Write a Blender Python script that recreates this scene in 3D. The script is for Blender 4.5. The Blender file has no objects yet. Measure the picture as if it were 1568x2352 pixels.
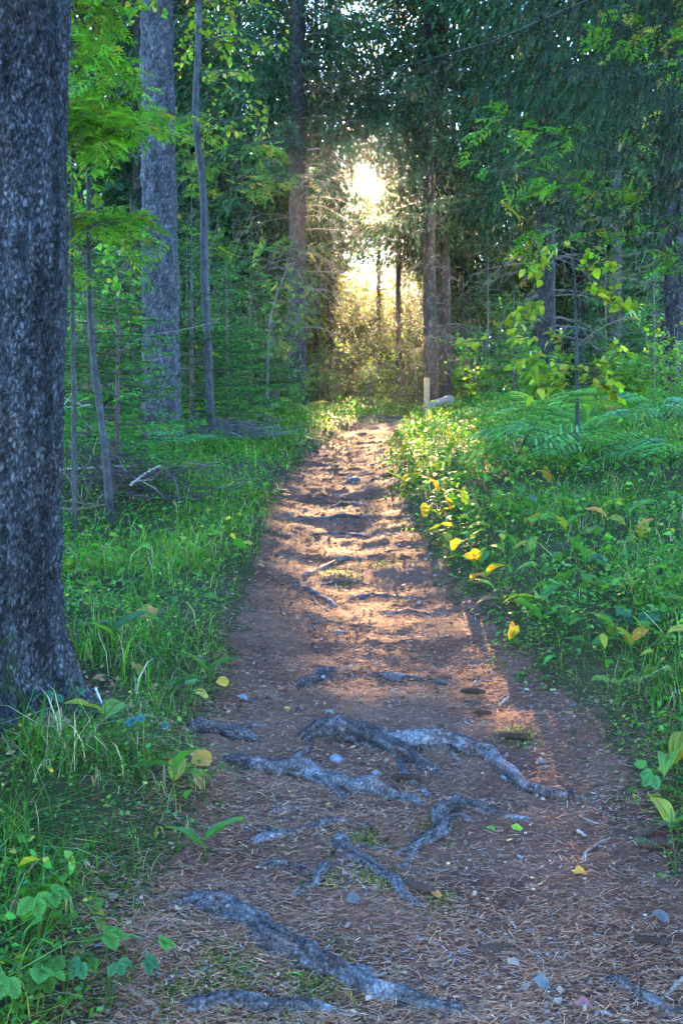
import bpy, math, random
import numpy as np
from mathutils import Vector

# ------------------------------------------------------------------ camera, sky, sun, exposure
sc = bpy.context.scene
CAM_H = 1.7
F = 2286.7                      # focal length in the units of a 1568 x 2352 picture
CX, CY = 784.0, 1176.0
cd = bpy.data.cameras.new('camera')
cd.sensor_fit = 'VERTICAL'
cd.sensor_height = 36.0
cd.sensor_width = 24.0
cd.lens = 36.0 * F / 2352.0
cd.clip_start = 0.05
cd.clip_end = 2000
cam = bpy.data.objects.new('camera', cd)
sc.collection.objects.link(cam)
cam.location = (0, 0, CAM_H)
cam.rotation_euler = (math.radians(90), 0, 0)
sc.camera = cam

SUN = Vector(((838 - CX) / F, 1.0, (CY - 395) / F)).normalized()
SUN_EL = math.asin(SUN.z)
SUN_AZ = math.atan2(SUN.x, SUN.y)

world = bpy.data.worlds.new('World')
sc.world = world
world.use_nodes = True
wn = world.node_tree
for n in list(wn.nodes):
    wn.nodes.remove(n)
sky = wn.nodes.new('ShaderNodeTexSky')
sky.sky_type = 'NISHITA'
sky.sun_disc = False
sky.sun_elevation = SUN_EL
sky.sun_rotation = SUN_AZ
sky.air_density = 1.0
sky.dust_density = 0.2
sky.ozone_density = 6.5
bg = wn.nodes.new('ShaderNodeBackground')
bg.inputs['Strength'].default_value = 0.15
wo = wn.nodes.new('ShaderNodeOutputWorld')
wn.links.new(sky.outputs[0], bg.inputs[0])
wn.links.new(bg.outputs[0], wo.inputs[0])

sl = bpy.data.lights.new('sun', 'SUN')
sl.energy = 2.9
sl.angle = math.radians(0.6)
sl.color = (1.0, 0.61, 0.29)
sun = bpy.data.objects.new('sun', sl)
sc.collection.objects.link(sun)
sun.rotation_euler = SUN.to_track_quat('Z', 'Y').to_euler()
sun.location = (0, 0, 60)

sc.view_settings.view_transform = 'Standard'
sc.view_settings.look = 'None'
sc.view_settings.exposure = 5.25
sc.view_settings.gamma = 1.0
sc.view_settings.use_curve_mapping = False
sc.render.engine = 'CYCLES'
sc.cycles.use_denoising = True
try:
    sc.cycles.denoiser = 'OPENIMAGEDENOISE'
    sc.cycles.denoising_input_passes = 'RGB_ALBEDO_NORMAL'
    sc.cycles.denoising_prefilter = 'ACCURATE'
except Exception:
    pass
sc.cycles.max_bounces = 6
sc.cycles.diffuse_bounces = 4
sc.cycles.transmission_bounces = 4
sc.cycles.sample_clamp_indirect = 6.0

# ------------------------------------------------------------------ helpers
RNG = np.random.default_rng(7)
A = np.array


def link(o):
    sc.collection.objects.link(o)
    return o


class MB:
    """collects vertices, faces and a colour per vertex; build() makes ONE mesh object"""
    def __init__(self):
        self.v, self.f3, self.f4, self.c, self.n = [], [], [], [], 0

    def add(self, v, f, col=(1, 1, 1)):
        v = np.asarray(v, dtype=np.float32).reshape(-1, 3)
        f = np.asarray(f, dtype=np.int32)
        c = np.asarray(col, dtype=np.float32)
        if c.ndim == 1:
            c = np.broadcast_to(c, v.shape)
        self.v.append(v)
        self.c.append(c)
        if f.shape[1] == 3:
            self.f3.append(f + self.n)
        else:
            self.f4.append(f + self.n)
        self.n += len(v)

    def more(self, f):
        """further faces on the vertices added last"""
        f = np.asarray(f, dtype=np.int32) + (self.n - len(self.v[-1]))
        (self.f3 if f.shape[1] == 3 else self.f4).append(f)

    def mesh(self, name, mat, smooth=False):
        me = bpy.data.meshes.new(name)
        if self.n:
            v = np.concatenate(self.v)
            c = np.concatenate(self.c)
            t = np.concatenate(self.f3) if self.f3 else np.zeros((0, 3), np.int32)
            q = np.concatenate(self.f4) if self.f4 else np.zeros((0, 4), np.int32)
            me.vertices.add(len(v))
            me.vertices.foreach_set('co', v.ravel())
            nl = t.size + q.size
            me.loops.add(nl)
            me.loops.foreach_set('vertex_index', np.concatenate([t.ravel(), q.ravel()]))
            me.polygons.add(len(t) + len(q))
            st = np.concatenate([np.arange(len(t)) * 3, t.size + np.arange(len(q)) * 4])
            me.polygons.foreach_set('loop_start', st.astype(np.int32))
            if smooth:
                me.polygons.foreach_set('use_smooth', np.ones(len(t) + len(q), bool))
            ca = me.color_attributes.new('Col', 'FLOAT_COLOR', 'POINT')
            ca.data.foreach_set('color', np.concatenate([c, np.ones((len(c), 1), np.float32)], 1).ravel())
            me.update(calc_edges=True)
        if mat:
            me.materials.append(mat)
        return me

    def build(self, name, mat, parent=None, smooth=False, loc=None):
        o = link(bpy.data.objects.new(name, self.mesh(name, mat, smooth)))
        if parent:
            o.parent = parent
        if loc is not None:
            o.location = loc
        return o


def put(name, mesh, parent=None):
    o = link(bpy.data.objects.new(name, mesh))
    if parent:
        o.parent = parent
    return o


def tag(o, label=None, cat=None, group=None, kind=None):
    if label: o['label'] = label
    if cat: o['category'] = cat
    if group: o['group'] = group
    if kind: o['kind'] = kind
    return o


def empty(name, loc, rz=0.0):
    o = link(bpy.data.objects.new(name, None))
    o.location = loc
    o.rotation_euler = (0, 0, rz)
    o.empty_display_size = 0.1
    return o


def unit(v):
    v = np.asarray(v, float)
    return v / np.maximum(np.linalg.norm(v, axis=-1, keepdims=True), 1e-9)


# value noise ---------------------------------------------------------------
def _hash(ix, iy, iz, seed):
    h = (ix.astype(np.int64) * 374761393 + iy.astype(np.int64) * 668265263 + iz.astype(np.int64) * 2147483647 + seed * 974634777) & 0xffffffff
    h = ((h ^ (h >> 13)) * 1274126177) & 0xffffffff
    h = ((h ^ (h >> 16)) * 2246822519) & 0xffffffff
    return ((h ^ (h >> 15)) & 0xffffff) / float(0xffffff)


def vnoise(x, y, z=0.0, seed=0):
    x, y, z = np.broadcast_arrays(np.asarray(x, float), np.asarray(y, float), np.asarray(z, float))
    ix, iy, iz = np.floor(x), np.floor(y), np.floor(z)
    fx, fy, fz = x - ix, y - iy, z - iz
    fx, fy, fz = fx * fx * (3 - 2 * fx), fy * fy * (3 - 2 * fy), fz * fz * (3 - 2 * fz)
    r = 0
    for a in (0, 1):
        for b in (0, 1):
            for c in (0, 1):
                w = (fx if a else 1 - fx) * (fy if b else 1 - fy) * (fz if c else 1 - fz)
                r = r + w * _hash(ix + a, iy + b, iz + c, seed)
    return r * 2 - 1


def fbm(x, y, z=0.0, seed=0, oct=3):
    r, a, f = 0, 1.0, 1.0
    for i in range(oct):
        r = r + a * vnoise(np.asarray(x) * f, np.asarray(y) * f, np.asarray(z) * f, seed + i)
        a *= 0.5
        f *= 2.03
    return r


def cracks(u, v, seed=0):
    """distance to the nearest cell border of a jittered grid (bark plates)"""
    iu, iv = np.floor(u), np.floor(v)
    d1 = np.full(u.shape, 9.0)
    d2 = np.full(u.shape, 9.0)
    for a in (-1, 0, 1):
        for b in (-1, 0, 1):
            px = iu + a + _hash(iu + a, iv + b, iu * 0, seed)
            py = iv + b + _hash(iu + a, iv + b, iu * 0 + 5, seed)
            d = np.hypot(u - px, v - py)
            d2 = np.where(d < d1, d1, np.minimum(d2, d))
            d1 = np.minimum(d1, d)
    return d2 - d1


def sstep(x, a, b):
    t = np.clip((x - a) / (b - a), 0, 1)
    return t * t * (3 - 2 * t)


# terrain -------------------------------------------------------------------
_py = A([0.0, 2.39, 2.8, 3.25, 3.7, 4.3, 4.8, 5.6, 6.8, 9.1, 11.8, 13.8, 15.5, 17.0, 19.0, 23.0])
_pl = A([-.55, -.52, -.55, -.46, -.47, -.54, -.53, -.55, -.56, -.55, -.44, -.10, .18, .75, 2.0, 5.5])
_pr = A([1.1, 1.08, 1.05, 1.03, 1.03, 1.02, .86, .78, .66, .54, .52, .66, 1.05, 1.75, 3.3, 7.0])


def path_l(y): return np.interp(y, _py, _pl)
def path_r(y): return np.interp(y, _py, _pr)


def off_path(x, y):
    """metres outside the path's edge, negative on the path"""
    return np.maximum(path_l(y) - x, x - path_r(y)) + 0.05 * vnoise(np.asarray(x) * 3, np.asarray(y) * 3, 0, 3) + 0.035 * vnoise(np.asarray(x) * 11, np.asarray(y) * 11, 0, 4)


def height(x, y):
    x = np.asarray(x, float)
    y = np.asarray(y, float)
    u = (y - 18.2) / 1.1
    sp = np.where(u > 30, u, np.log1p(np.exp(np.clip(u, -40, 30)))) * 1.1
    z = 0.196 * y - 0.205 * sp
    o = np.maximum(path_l(y) - x, x - path_r(y))
    near = np.clip(1.2 - np.maximum(0, y - 12) / 12, 0.3, 1.2)
    z = z + 0.09 * sstep(o, -0.12, 0.30) * near + 0.10 * sstep(o, 0.3, 2.5) * near
    z = z + sstep(o, 0.0, 1.0) * (0.07 * vnoise(x * 0.7, y * 0.7, 0, 11) + 0.035 * vnoise(x * 2.1, y * 2.1, 0, 12))
    z = z - 0.03 * sstep(-o, 0.05, 0.5) + 0.026 * vnoise(x * 2.3, y * 2.3, 0, 13) + 0.012 * vnoise(x * 6.5, y * 6.5, 0, 14)
    # steps held by roots
    for (ys, hh) in ((4.05, .045), (5.15, .03), (6.5, .03), (7.1, .025), (8.5, .03), (9.6, .025)):
        yy = y + 0.12 * vnoise(x * 2.2, y * 0 + ys, 0, 15)
        z = z + np.where(o < 0.1, hh * .55 * (sstep(yy, ys - .10, ys + .04) - sstep(yy, ys + .04, ys + .7)), 0)
    z = z + 0.12 * np.exp(-(((x + 1.62) / .35) ** 2 + ((y - 3.55) / .35) ** 2))
    z = z + 0.05 * np.exp(-(((x + 1.25) / .5) ** 2 + ((y - 3.3) / .5) ** 2))
    z = z + 0.22 * sstep(x - path_r(y), 0.0, 0.8) * np.clip(1 - np.abs(y - 8.5) / 8, 0, 1) + 0.22 * sstep(x, 1.6, 4.5) * np.clip(1 - np.abs(y - 10) / 9, 0, 1)
    return z


def H1(x, y): return float(height(A([x]), A([y]))[0])


def ground_at(px, py, y1=24.0):
    """where the view ray of a picture point meets the ground"""
    ys = np.linspace(1.5, y1, 3000)
    x = (px - CX) / F * ys
    z = CAM_H - (py - CY) / F * ys
    d = z - height(x, ys)
    k = np.argmax(d <= 0) if (d <= 0).any() else len(ys) - 1
    return A([x[k], ys[k], height(x[k:k + 1], ys[k:k + 1])[0]])


def at(px, py, d):
    return A([(px - CX) / F * d, d, CAM_H - (py - CY) / F * d])


# ------------------------------------------------------------------ materials
def new_mat(name):
    m = bpy.data.materials.new(name)
    m.use_nodes = True
    nt = m.node_tree
    for n in list(nt.nodes):
        nt.nodes.remove(n)
    out = nt.nodes.new('ShaderNodeOutputMaterial')
    return m, nt, out


def N(nt, t, **kw):
    n = nt.nodes.new(t)
    for k, v in kw.items():
        if k in n.inputs.keys():
            n.inputs[k].default_value = v
        else:
            setattr(n, k, v)
    return n


def mixc(nt, a, b, fac, mode='MIX'):
    n = nt.nodes.new('ShaderNodeMix')
    n.data_type = 'RGBA'
    n.blend_type = mode
    for s, v in ((n.inputs[0], fac), (n.inputs[6], a), (n.inputs[7], b)):
        if hasattr(v, 'links'):
            nt.links.new(v, s)
        else:
            s.default_value = v if not isinstance(v, tuple) else (*v, 1)
    return n.outputs[2]


def ramp(nt, fac, stops):
    n = nt.nodes.new('ShaderNodeValToRGB')
    nt.links.new(fac, n.inputs[0])
    e = n.color_ramp.elements
    while len(e) < len(stops):
        e.new(0.5)
    for el, (p, c) in zip(e, stops):
        el.position = p
        el.color = (*c, 1)
    return n.outputs[0]


def leaf_mat(name, trans=0.4, rough=0.5, spec=0.25, tint=(1.25, 1.25, 0.6)):
    m, nt, out = new_mat(name)
    at_ = N(nt, 'ShaderNodeAttribute', attribute_name='Col')
    oi = N(nt, 'ShaderNodeObjectInfo')
    c = mixc(nt, at_.outputs['Color'], oi.outputs['Color'], 1.0, 'MULTIPLY')
    p = N(nt, 'ShaderNodeBsdfPrincipled', Roughness=rough)
    p.inputs['Specular IOR Level'].default_value = spec
    nt.links.new(c, p.inputs['Base Color'])
    t = N(nt, 'ShaderNodeBsdfTranslucent')
    nt.links.new(mixc(nt, c, tint, 1.0, 'MULTIPLY'), t.inputs['Color'])
    mx = N(nt, 'ShaderNodeMixShader')
    mx.inputs[0].default_value = trans
    nt.links.new(p.outputs[0], mx.inputs[1])
    nt.links.new(t.outputs[0], mx.inputs[2])
    nt.links.new(mx.outputs[0], out.inputs[0])
    return m


def bark_mat(name, dark, mid, light, scale=1.0, bump=0.6, lichen=(0.30, 0.33, 0.31), lich=0.35, cracked=1.0, stretch=0.5, fine=0.5, speck=0.0):
    m, nt, out = new_mat(name)
    tc = N(nt, 'ShaderNodeTexCoord')
    mp = N(nt, 'ShaderNodeMapping')
    mp.inputs['Scale'].default_value = (scale, scale, scale * stretch)
    nt.links.new(tc.outputs['Object'], mp.inputs[0])
    v = N(nt, 'ShaderNodeTexVoronoi', feature='DISTANCE_TO_EDGE', Scale=34.0)
    nz = N(nt, 'ShaderNodeTexNoise', Scale=14.0, Detail=6.0, Roughness=0.7)
    add = N(nt, 'ShaderNodeMixRGB', blend_type='ADD')
    add.inputs[0].default_value = 0.10
    nt.links.new(mp.outputs[0], add.inputs[1])
    nt.links.new(nz.outputs['Color'], add.inputs[2])
    nt.links.new(mp.outputs[0], nz.inputs[0])
    nt.links.new(add.outputs[0], v.inputs[0])
    n2 = N(nt, 'ShaderNodeTexNoise', Scale=90.0, Detail=5.0, Roughness=0.7)
    nt.links.new(mp.outputs[0], n2.inputs[0])
    n3 = N(nt, 'ShaderNodeTexNoise', Scale=3.0, Detail=5.0, Roughness=0.65)
    nt.links.new(tc.outputs['Object'], n3.inputs[0])
    c = ramp(nt, nz.outputs[0], [(0.30, dark), (0.5, mid), (0.72, light)])
    c = mixc(nt, c, lichen, ramp(nt, n2.outputs[0], [(0.5, (0, 0, 0)), (0.75, (lich, lich, lich))]))
    c = mixc(nt, c, lichen, ramp(nt, n3.outputs[0], [(0.52, (0, 0, 0)), (0.75, (lich, lich, lich))]))
    at_ = N(nt, 'ShaderNodeAttribute', attribute_name='Col')
    c = mixc(nt, c, at_.outputs['Color'], 1.0, 'MULTIPLY')
    p = N(nt, 'ShaderNodeBsdfPrincipled', Roughness=0.85)
    p.inputs['Specular IOR Level'].default_value = 0.12
    nt.links.new(c, p.inputs['Base Color'])
    if speck:
        c = mixc(nt, c, ramp(nt, n2.outputs[0], [(0.36, (1 - speck,) * 3), (0.52, (1, 1, 1)), (0.68, (1 + speck,) * 3)]), 1.0, 'MULTIPLY')
    crack = ramp(nt, v.outputs[0], [(0.0, (1 - .65 * bump * cracked,) * 3), (0.16, (1, 1, 1))])
    c2 = mixc(nt, c, crack, 1.0, 'MULTIPLY')
    nt.links.new(c2, p.inputs['Base Color'])
    b1 = N(nt, 'ShaderNodeBump', Strength=bump, Distance=0.02)
    nt.links.new(ramp(nt, v.outputs[0], [(0.0, (0, 0, 0)), (0.25, (1, 1, 1))]), b1.inputs['Height'])
    b2 = N(nt, 'ShaderNodeBump', Strength=fine, Distance=0.010)
    nt.links.new(n2.outputs[0], b2.inputs['Height'])
    nt.links.new(b1.outputs[0], b2.inputs['Normal'])
    nt.links.new(b2.outputs[0], p.inputs['Normal'])
    nt.links.new(p.outputs[0], out.inputs[0])
    return m


def plain_mat(name, rough=0.8, nscale=40.0, amt=0.35, bump=0.3, spec=0.3):
    """colour from the vertex colour, broken up by grain"""
    m, nt, out = new_mat(name)
    tc = N(nt, 'ShaderNodeTexCoord')
    at_ = N(nt, 'ShaderNodeAttribute', attribute_name='Col')
    nz = N(nt, 'ShaderNodeTexNoise', Scale=nscale, Detail=5.0, Roughness=0.7)
    nt.links.new(tc.outputs['Object'], nz.inputs[0])
    g = ramp(nt, nz.outputs[0], [(0.3, (1 - amt,) * 3), (0.7, (1 + amt,) * 3)])
    c = mixc(nt, at_.outputs['Color'], g, 1.0, 'MULTIPLY')
    p = N(nt, 'ShaderNodeBsdfPrincipled', Roughness=rough)
    p.inputs['Specular IOR Level'].default_value = spec
    nt.links.new(c, p.inputs['Base Color'])
    b = N(nt, 'ShaderNodeBump', Strength=bump, Distance=0.01)
    nt.links.new(nz.outputs[0], b.inputs['Height'])
    nt.links.new(b.outputs[0], p.inputs['Normal'])
    nt.links.new(p.outputs[0], out.inputs[0])
    return m


def soil_mat(name, a, b, c, sc_=1.0):
    m, nt, out = new_mat(name)
    tc = N(nt, 'ShaderNodeTexCoord')
    n1 = N(nt, 'ShaderNodeTexNoise', Scale=2.2 * sc_, Detail=6.0, Roughness=0.65)
    n2 = N(nt, 'ShaderNodeTexNoise', Scale=70.0 * sc_, Detail=6.0, Roughness=0.8)
    v = N(nt, 'ShaderNodeTexVoronoi', Scale=110.0 * sc_)
    for n in (n1, n2, v):
        nt.links.new(tc.outputs['Object'], n.inputs[0])
    col = ramp(nt, n1.outputs[0], [(0.3, a), (0.5, b), (0.7, c)])
    col = mixc(nt, col, ramp(nt, n2.outputs[0], [(0.3, (0.45, 0.45, 0.45)), (0.7, (1.5, 1.5, 1.5))]), 1.0, 'MULTIPLY')
    col = mixc(nt, col, v.outputs['Color'], 0.10, 'OVERLAY')
    p = N(nt, 'ShaderNodeBsdfPrincipled', Roughness=0.9)
    p.inputs['Specular IOR Level'].default_value = 0.06
    nt.links.new(col, p.inputs['Base Color'])
    bu = N(nt, 'ShaderNodeBump', Strength=0.9, Distance=0.012)
    nt.links.new(n2.outputs[0], bu.inputs['Height'])
    nt.links.new(bu.outputs[0], p.inputs['Normal'])
    nt.links.new(p.outputs[0], out.inputs[0])
    return m


M_NEEDLE = leaf_mat('spruce_needles', 0.36, 0.7, 0.07, (1.5, 1.3, 0.55))
M_LEAF = leaf_mat('green_leaf', 0.45, 0.55, 0.14, (1.3, 1.35, 0.5))
M_GRASS = leaf_mat('grass_blade', 0.40, 0.5, 0.16, (1.35, 1.25, 0.5))
M_LITTER = plain_mat('dry_litter', 0.9, 60, 0.2, 0.0, 0.05)
M_BARK = bark_mat('spruce_bark', (0.034, 0.034, 0.038), (0.080, 0.081, 0.092), (0.155, 0.158, 0.175), 2.1, 1.0, (0.20, 0.22, 0.24), 0.10, 1.1, 0.38, 0.7)
M_BARK_PALE = bark_mat('pale_spruce_bark', (0.045, 0.044, 0.047), (0.105, 0.104, 0.115), (0.19, 0.19, 0.21), 0.9, 0.9, (0.28, 0.30, 0.32), 0.15, 0.9, 0.35, 0.6)
M_BARK_FAR = bark_mat('far_spruce_bark', (0.020, 0.017, 0.016), (0.045, 0.039, 0.038), (0.085, 0.077, 0.076), 0.8, 0.9, (0.18, 0.2, 0.2), 0.2)
M_POLE = bark_mat('pole_bark', (0.045, 0.042, 0.040), (0.105, 0.10, 0.10), (0.20, 0.195, 0.19), 1.2, 0.5, (0.30, 0.31, 0.30), 0.35)
M_ROOT = bark_mat('root_bark', (0.030, 0.021, 0.018), (0.105, 0.082, 0.075), (0.24, 0.215, 0.208), 1.5, 0.6, (0.30, 0.33, 0.36), 0.30, 0.5, 0.8, 1.0, 0.6)
M_TWIG = plain_mat('twig_bark', 0.8, 50, 0.4, 0.4)
M_GROUND = soil_mat('forest_floor', (0.026, 0.036, 0.012), (0.042, 0.042, 0.018), (0.055, 0.042, 0.024))
M_PATH = soil_mat('path_soil', (0.070, 0.032, 0.022), (0.110, 0.052, 0.035), (0.150, 0.078, 0.053))
M_WOOD = plain_mat('post_wood', 0.7, 30, 0.2, 0.2)
M_STONE = plain_mat('stone', 0.8, 25, 0.35, 0.5)

# ------------------------------------------------------------------ the setting: ground and path
def grid_axis(parts):
    out = [A([parts[0][0]], float)]
    for a, b, n in parts:
        out.append(np.linspace(a, b, n + 1)[1:])
    return np.concatenate(out)


def sheet(name, xs, ys, zf, mat, col=(1, 1, 1)):
    X, Y = np.meshgrid(xs, ys)
    Z = zf(X, Y)
    nx, ny = len(xs), len(ys)
    i = np.arange((ny - 1) * nx).reshape(ny - 1, nx)[:, :-1].ravel()
    q = np.stack([i, i + 1, i + nx + 1, i + nx], 1)
    b = MB()
    b.add(np.stack([X.ravel(), Y.ravel(), Z.ravel()], 1), q, col)
    return b.build(name, mat, smooth=True)


gx = grid_axis([(-220, -40, 12), (-40, -8, 40), (-8, -3, 40), (-3, 3.5, 80), (3.5, 9, 26), (9, 40, 36), (40, 220, 12)])
gy = grid_axis([(-120, -10, 10), (-10, 1.5, 20), (1.5, 8, 90), (8, 20, 72), (20, 60, 50), (60, 300, 16)])


def ground_z(X, Y):
    z = height(X, Y)
    o = np.maximum(path_l(Y) - X, X - path_r(Y))
    return z - 0.05 * sstep(-o, 0.12, 0.30) * (Y > 0.5) * (Y < 22.5)


tag(sheet('ground', gx, gy, ground_z, M_GROUND), 'dark mossy forest floor rising to a crest', None, None, 'structure')


def build_path():
    ys = grid_axis([(0.6, 2.0, 20), (2.0, 6.0, 180), (6.0, 12.0, 130), (12.0, 22.0, 90)])
    nx = 64
    t = np.linspace(-0.14, 1.14, nx)
    Y = np.repeat(ys[:, None], nx, 1)
    L, R = path_l(ys)[:, None], path_r(ys)[:, None]
    X = L + (R - L) * t[None, :]
    Z = height(X, Y) + 0.006 + 0.005 * vnoise(X * 22, Y * 22, 0, 31) + .016 * vnoise(X * 4, Y * 7, 0, 33) * sstep(Y, 5, 8) + .008 * vnoise(X * 12, Y * 14, 0, 34) + 0.003 * vnoise(X * 60, Y * 60, 0, 32)
    edge = np.clip(np.maximum(-t, t - 1) / 0.14, 0, 1)[None, :]
    Z = Z - 0.07 * edge
    i = np.arange((len(ys) - 1) * nx).reshape(len(ys) - 1, nx)[:, :-1].ravel()
    b = MB()
    b.add(np.stack([X.ravel(), Y.ravel(), Z.ravel()], 1), np.stack([i, i + 1, i + nx + 1, i + nx], 1))
    tag(b.build('path', M_PATH, smooth=True), 'trodden brown earth path covered with needles', None, None, 'structure')


build_path()


def path_z(x, y):
    return height(x, y) + 0.012 + .016 * vnoise(x * 4, y * 7, 0, 33) * sstep(y, 5, 8) + .008 * vnoise(x * 12, y * 14, 0, 34)


# ------------------------------------------------------------------ shapes
def frames(p):
    p = np.asarray(p, float)
    tg = unit(np.gradient(p, axis=0))
    ref = A([0, 0, 1.0]) if abs(tg[0][2]) < 0.8 else A([1.0, 0, 0])
    s = np.zeros_like(p)
    v = unit(np.cross(ref, tg[0]))
    for i in range(len(p)):
        v = v - tg[i] * np.dot(v, tg[i])
        v = unit(v)
        s[i] = v
    return tg, s, np.cross(tg, s)


def tube_vf(p, r, sides=8, rfun=None):
    p = np.asarray(p, float)
    r = np.broadcast_to(np.asarray(r, float), (len(p),))
    tg, s, u = frames(p)
    a = np.linspace(0, 2 * math.pi, sides, endpoint=False)
    rr = np.repeat(r[:, None], sides, 1)
    if rfun is not None:
        rr = rfun(rr, np.repeat(a[None, :], len(p), 0), np.repeat(np.arange(len(p))[:, None], sides, 1))
    v = p[:, None, :] + rr[..., None] * (np.cos(a)[None, :, None] * s[:, None, :] + np.sin(a)[None, :, None] * u[:, None, :])
    n = len(p)
    i = np.arange(n - 1)[:, None] * sides
    j = np.arange(sides)[None, :]
    k = (j + 1) % sides
    f = np.stack([i + j, i + k, i + sides + k, i + sides + j], -1).reshape(-1, 4)
    v = v.reshape(-1, 3)
    return v, f


def add_tube(b, p, r, sides=6, col=(1, 1, 1), caps=True, rfun=None):
    v, f = tube_vf(p, r, sides, rfun)
    n = len(v)
    if caps:
        p = np.asarray(p, float)
        v = np.concatenate([v, p[:1], p[-1:]])
        if np.ndim(col) == 2:
            col = np.concatenate([col, col[:1], col[-1:]])
    b.add(v, f, col)
    if caps:
        j = np.arange(sides)
        k = (j + 1) % sides
        b.more(np.stack([k, j, np.full(sides, n)], 1))
        o = n - sides
        b.more(np.stack([o + j, o + k, np.full(sides, n + 1)], 1))


def spline(pts, n):
    """smooth polyline through control points (any number of columns)"""
    p = np.asarray(pts, float)
    if len(p) < 3:
        t = np.linspace(0, 1, n)[:, None]
        return p[0] * (1 - t) + p[-1] * t
    d = np.concatenate([[0], np.cumsum(np.linalg.norm(np.diff(p[:, :3], axis=0), axis=1))])
    s = np.linspace(0, d[-1], n)
    m = np.gradient(p, d, axis=0)
    k = np.clip(np.searchsorted(d, s, 'right') - 1, 0, len(d) - 2)
    h = (d[k + 1] - d[k])[:, None]
    t = ((s - d[k])[:, None]) / h
    return ((2 * t ** 3 - 3 * t ** 2 + 1) * p[k] + (t ** 3 - 2 * t ** 2 + t) * h * m[k] + (-2 * t ** 3 + 3 * t ** 2) * p[k + 1] + (t ** 3 - t ** 2) * h * m[k + 1])


def add_kites(b, pos, d, up, length, width, col, sag=0.0):
    """leaf-like four-point blades from POS along D, UP roughly their upper side"""
    pos = np.asarray(pos, float)
    n = len(pos)
    d = unit(d)
    s = unit(np.cross(d, up))
    L = np.broadcast_to(np.asarray(length, float), (n,))[:, None]
    W = np.broadcast_to(np.asarray(width, float), (n,))[:, None]
    mid = pos + d * L * 0.42
    tip = pos + d * L + A([0, 0, -1.0]) * (L * sag)
    v = np.stack([pos, mid + s * W / 2, tip, mid - s * W / 2], 1).reshape(-1, 3)
    q = (np.arange(n) * 4)[:, None] + A([0, 1, 2, 3])
    c = np.asarray(col, float)
    c = np.repeat(c, 4, 0) if c.ndim == 2 else c
    b.add(v, q, c)


def add_leaves(b, pos, d, up, length, width, col, fold=0.25, sag=0.15):
    """folded pointed leaves: six points, four faces"""
    pos = np.asarray(pos, float)
    n = len(pos)
    d = unit(d)
    s = unit(np.cross(d, up))
    nn = np.cross(s, d)
    L = np.broadcast_to(np.asarray(length, float), (n,))[:, None]
    W = np.broadcast_to(np.asarray(width, float), (n,))[:, None]
    f = nn * W * fold
    dn = A([0, 0, -1.0])
    p1 = pos + d * L * .35 + s * W * .5 + f + dn * L * sag * .15
    p2 = pos + d * L * .35 - s * W * .5 + f + dn * L * sag * .15
    p3 = pos + d * L * .72 + s * W * .36 + f * .7 + dn * L * sag * .5
    p4 = pos + d * L * .72 - s * W * .36 + f * .7 + dn * L * sag * .5
    m = pos + d * L * .55 + dn * L * sag * .3
    tip = pos + d * L + dn * L * sag
    v = np.stack([pos, p1, p3, tip, p4, p2, m], 1).reshape(-1, 3)
    base = (np.arange(n) * 7)[:, None]
    q = np.concatenate([base + A([0, 1, 3 - 1, 6]), base + A([6, 2, 3, 4]), base + A([0, 6, 4, 5])])
    c = np.asarray(col, float)
    c = np.repeat(c, 7, 0) if c.ndim == 2 else c
    b.add(v, q, c)


def greens(rng, n, base, var=0.25, yellow=0.12, yc=(0.26, 0.22, 0.03)):
    """natural spread of a leaf colour"""
    k = rng.lognormal(0, var, (n, 1))
    c = A(base)[None, :] * k * (1 + 0.18 * rng.standard_normal((n, 3)) * A([1, .4, .8]))
    y = rng.random(n) < yellow
    c[y] = A(yc) * rng.lognormal(0, .25, (y.sum(), 1))
    return np.clip(c, 0.004, 0.6)


def q_plane(P):
    """where the sunbeam through P crosses the plane y = 0 (x, z)"""
    P = np.asarray(P, float)
    t = P[..., 1] / SUN.y
    return P[..., 0] - SUN.x * t, P[..., 2] - SUN.z * t


def sun_keep(P, rng, amount=1.0):
    """False for twigs inside the gap in the canopy through which the low sun reaches the path"""
    qx, qz = q_plane(P)
    n = vnoise(qx * 2.2, qz * 3.2, 0, 77) * 0.5 + vnoise(qx * 5, qz * 8, 0, 78) * 0.35
    lit = sstep(qx, -1.1, -.55) * (1 - sstep(qx + .9 * sstep(qz, -1.9, -1.4), 1.9, 2.7)) * sstep(qz, -2.6, -2.2) * (1 - sstep(qz - .28 * sstep(qx, -.5, .1) * (1 - sstep(qx, 1.5, 2.0)) + .22 * vnoise(qx * 3.1, qz * 2.0, 0, 79), -1.1, -.62))
    hole = np.exp(-(((qx - 0.02) / .36) ** 2 + ((qz - 1.66) / .30) ** 2) * 1.2)
    mid = .42 * np.exp(-((qx - .03) / .42) ** 2) * sstep(qz, -.2, .5) * (1 - sstep(qz, 1.6, 2.1))
    g = np.maximum(np.maximum(lit * 1.02, hole * 1.2), mid)
    p = np.clip(g + n * .5, 0, 1) * (g > 0.06)
    return rng.random(len(qx)) > p * amount


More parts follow.
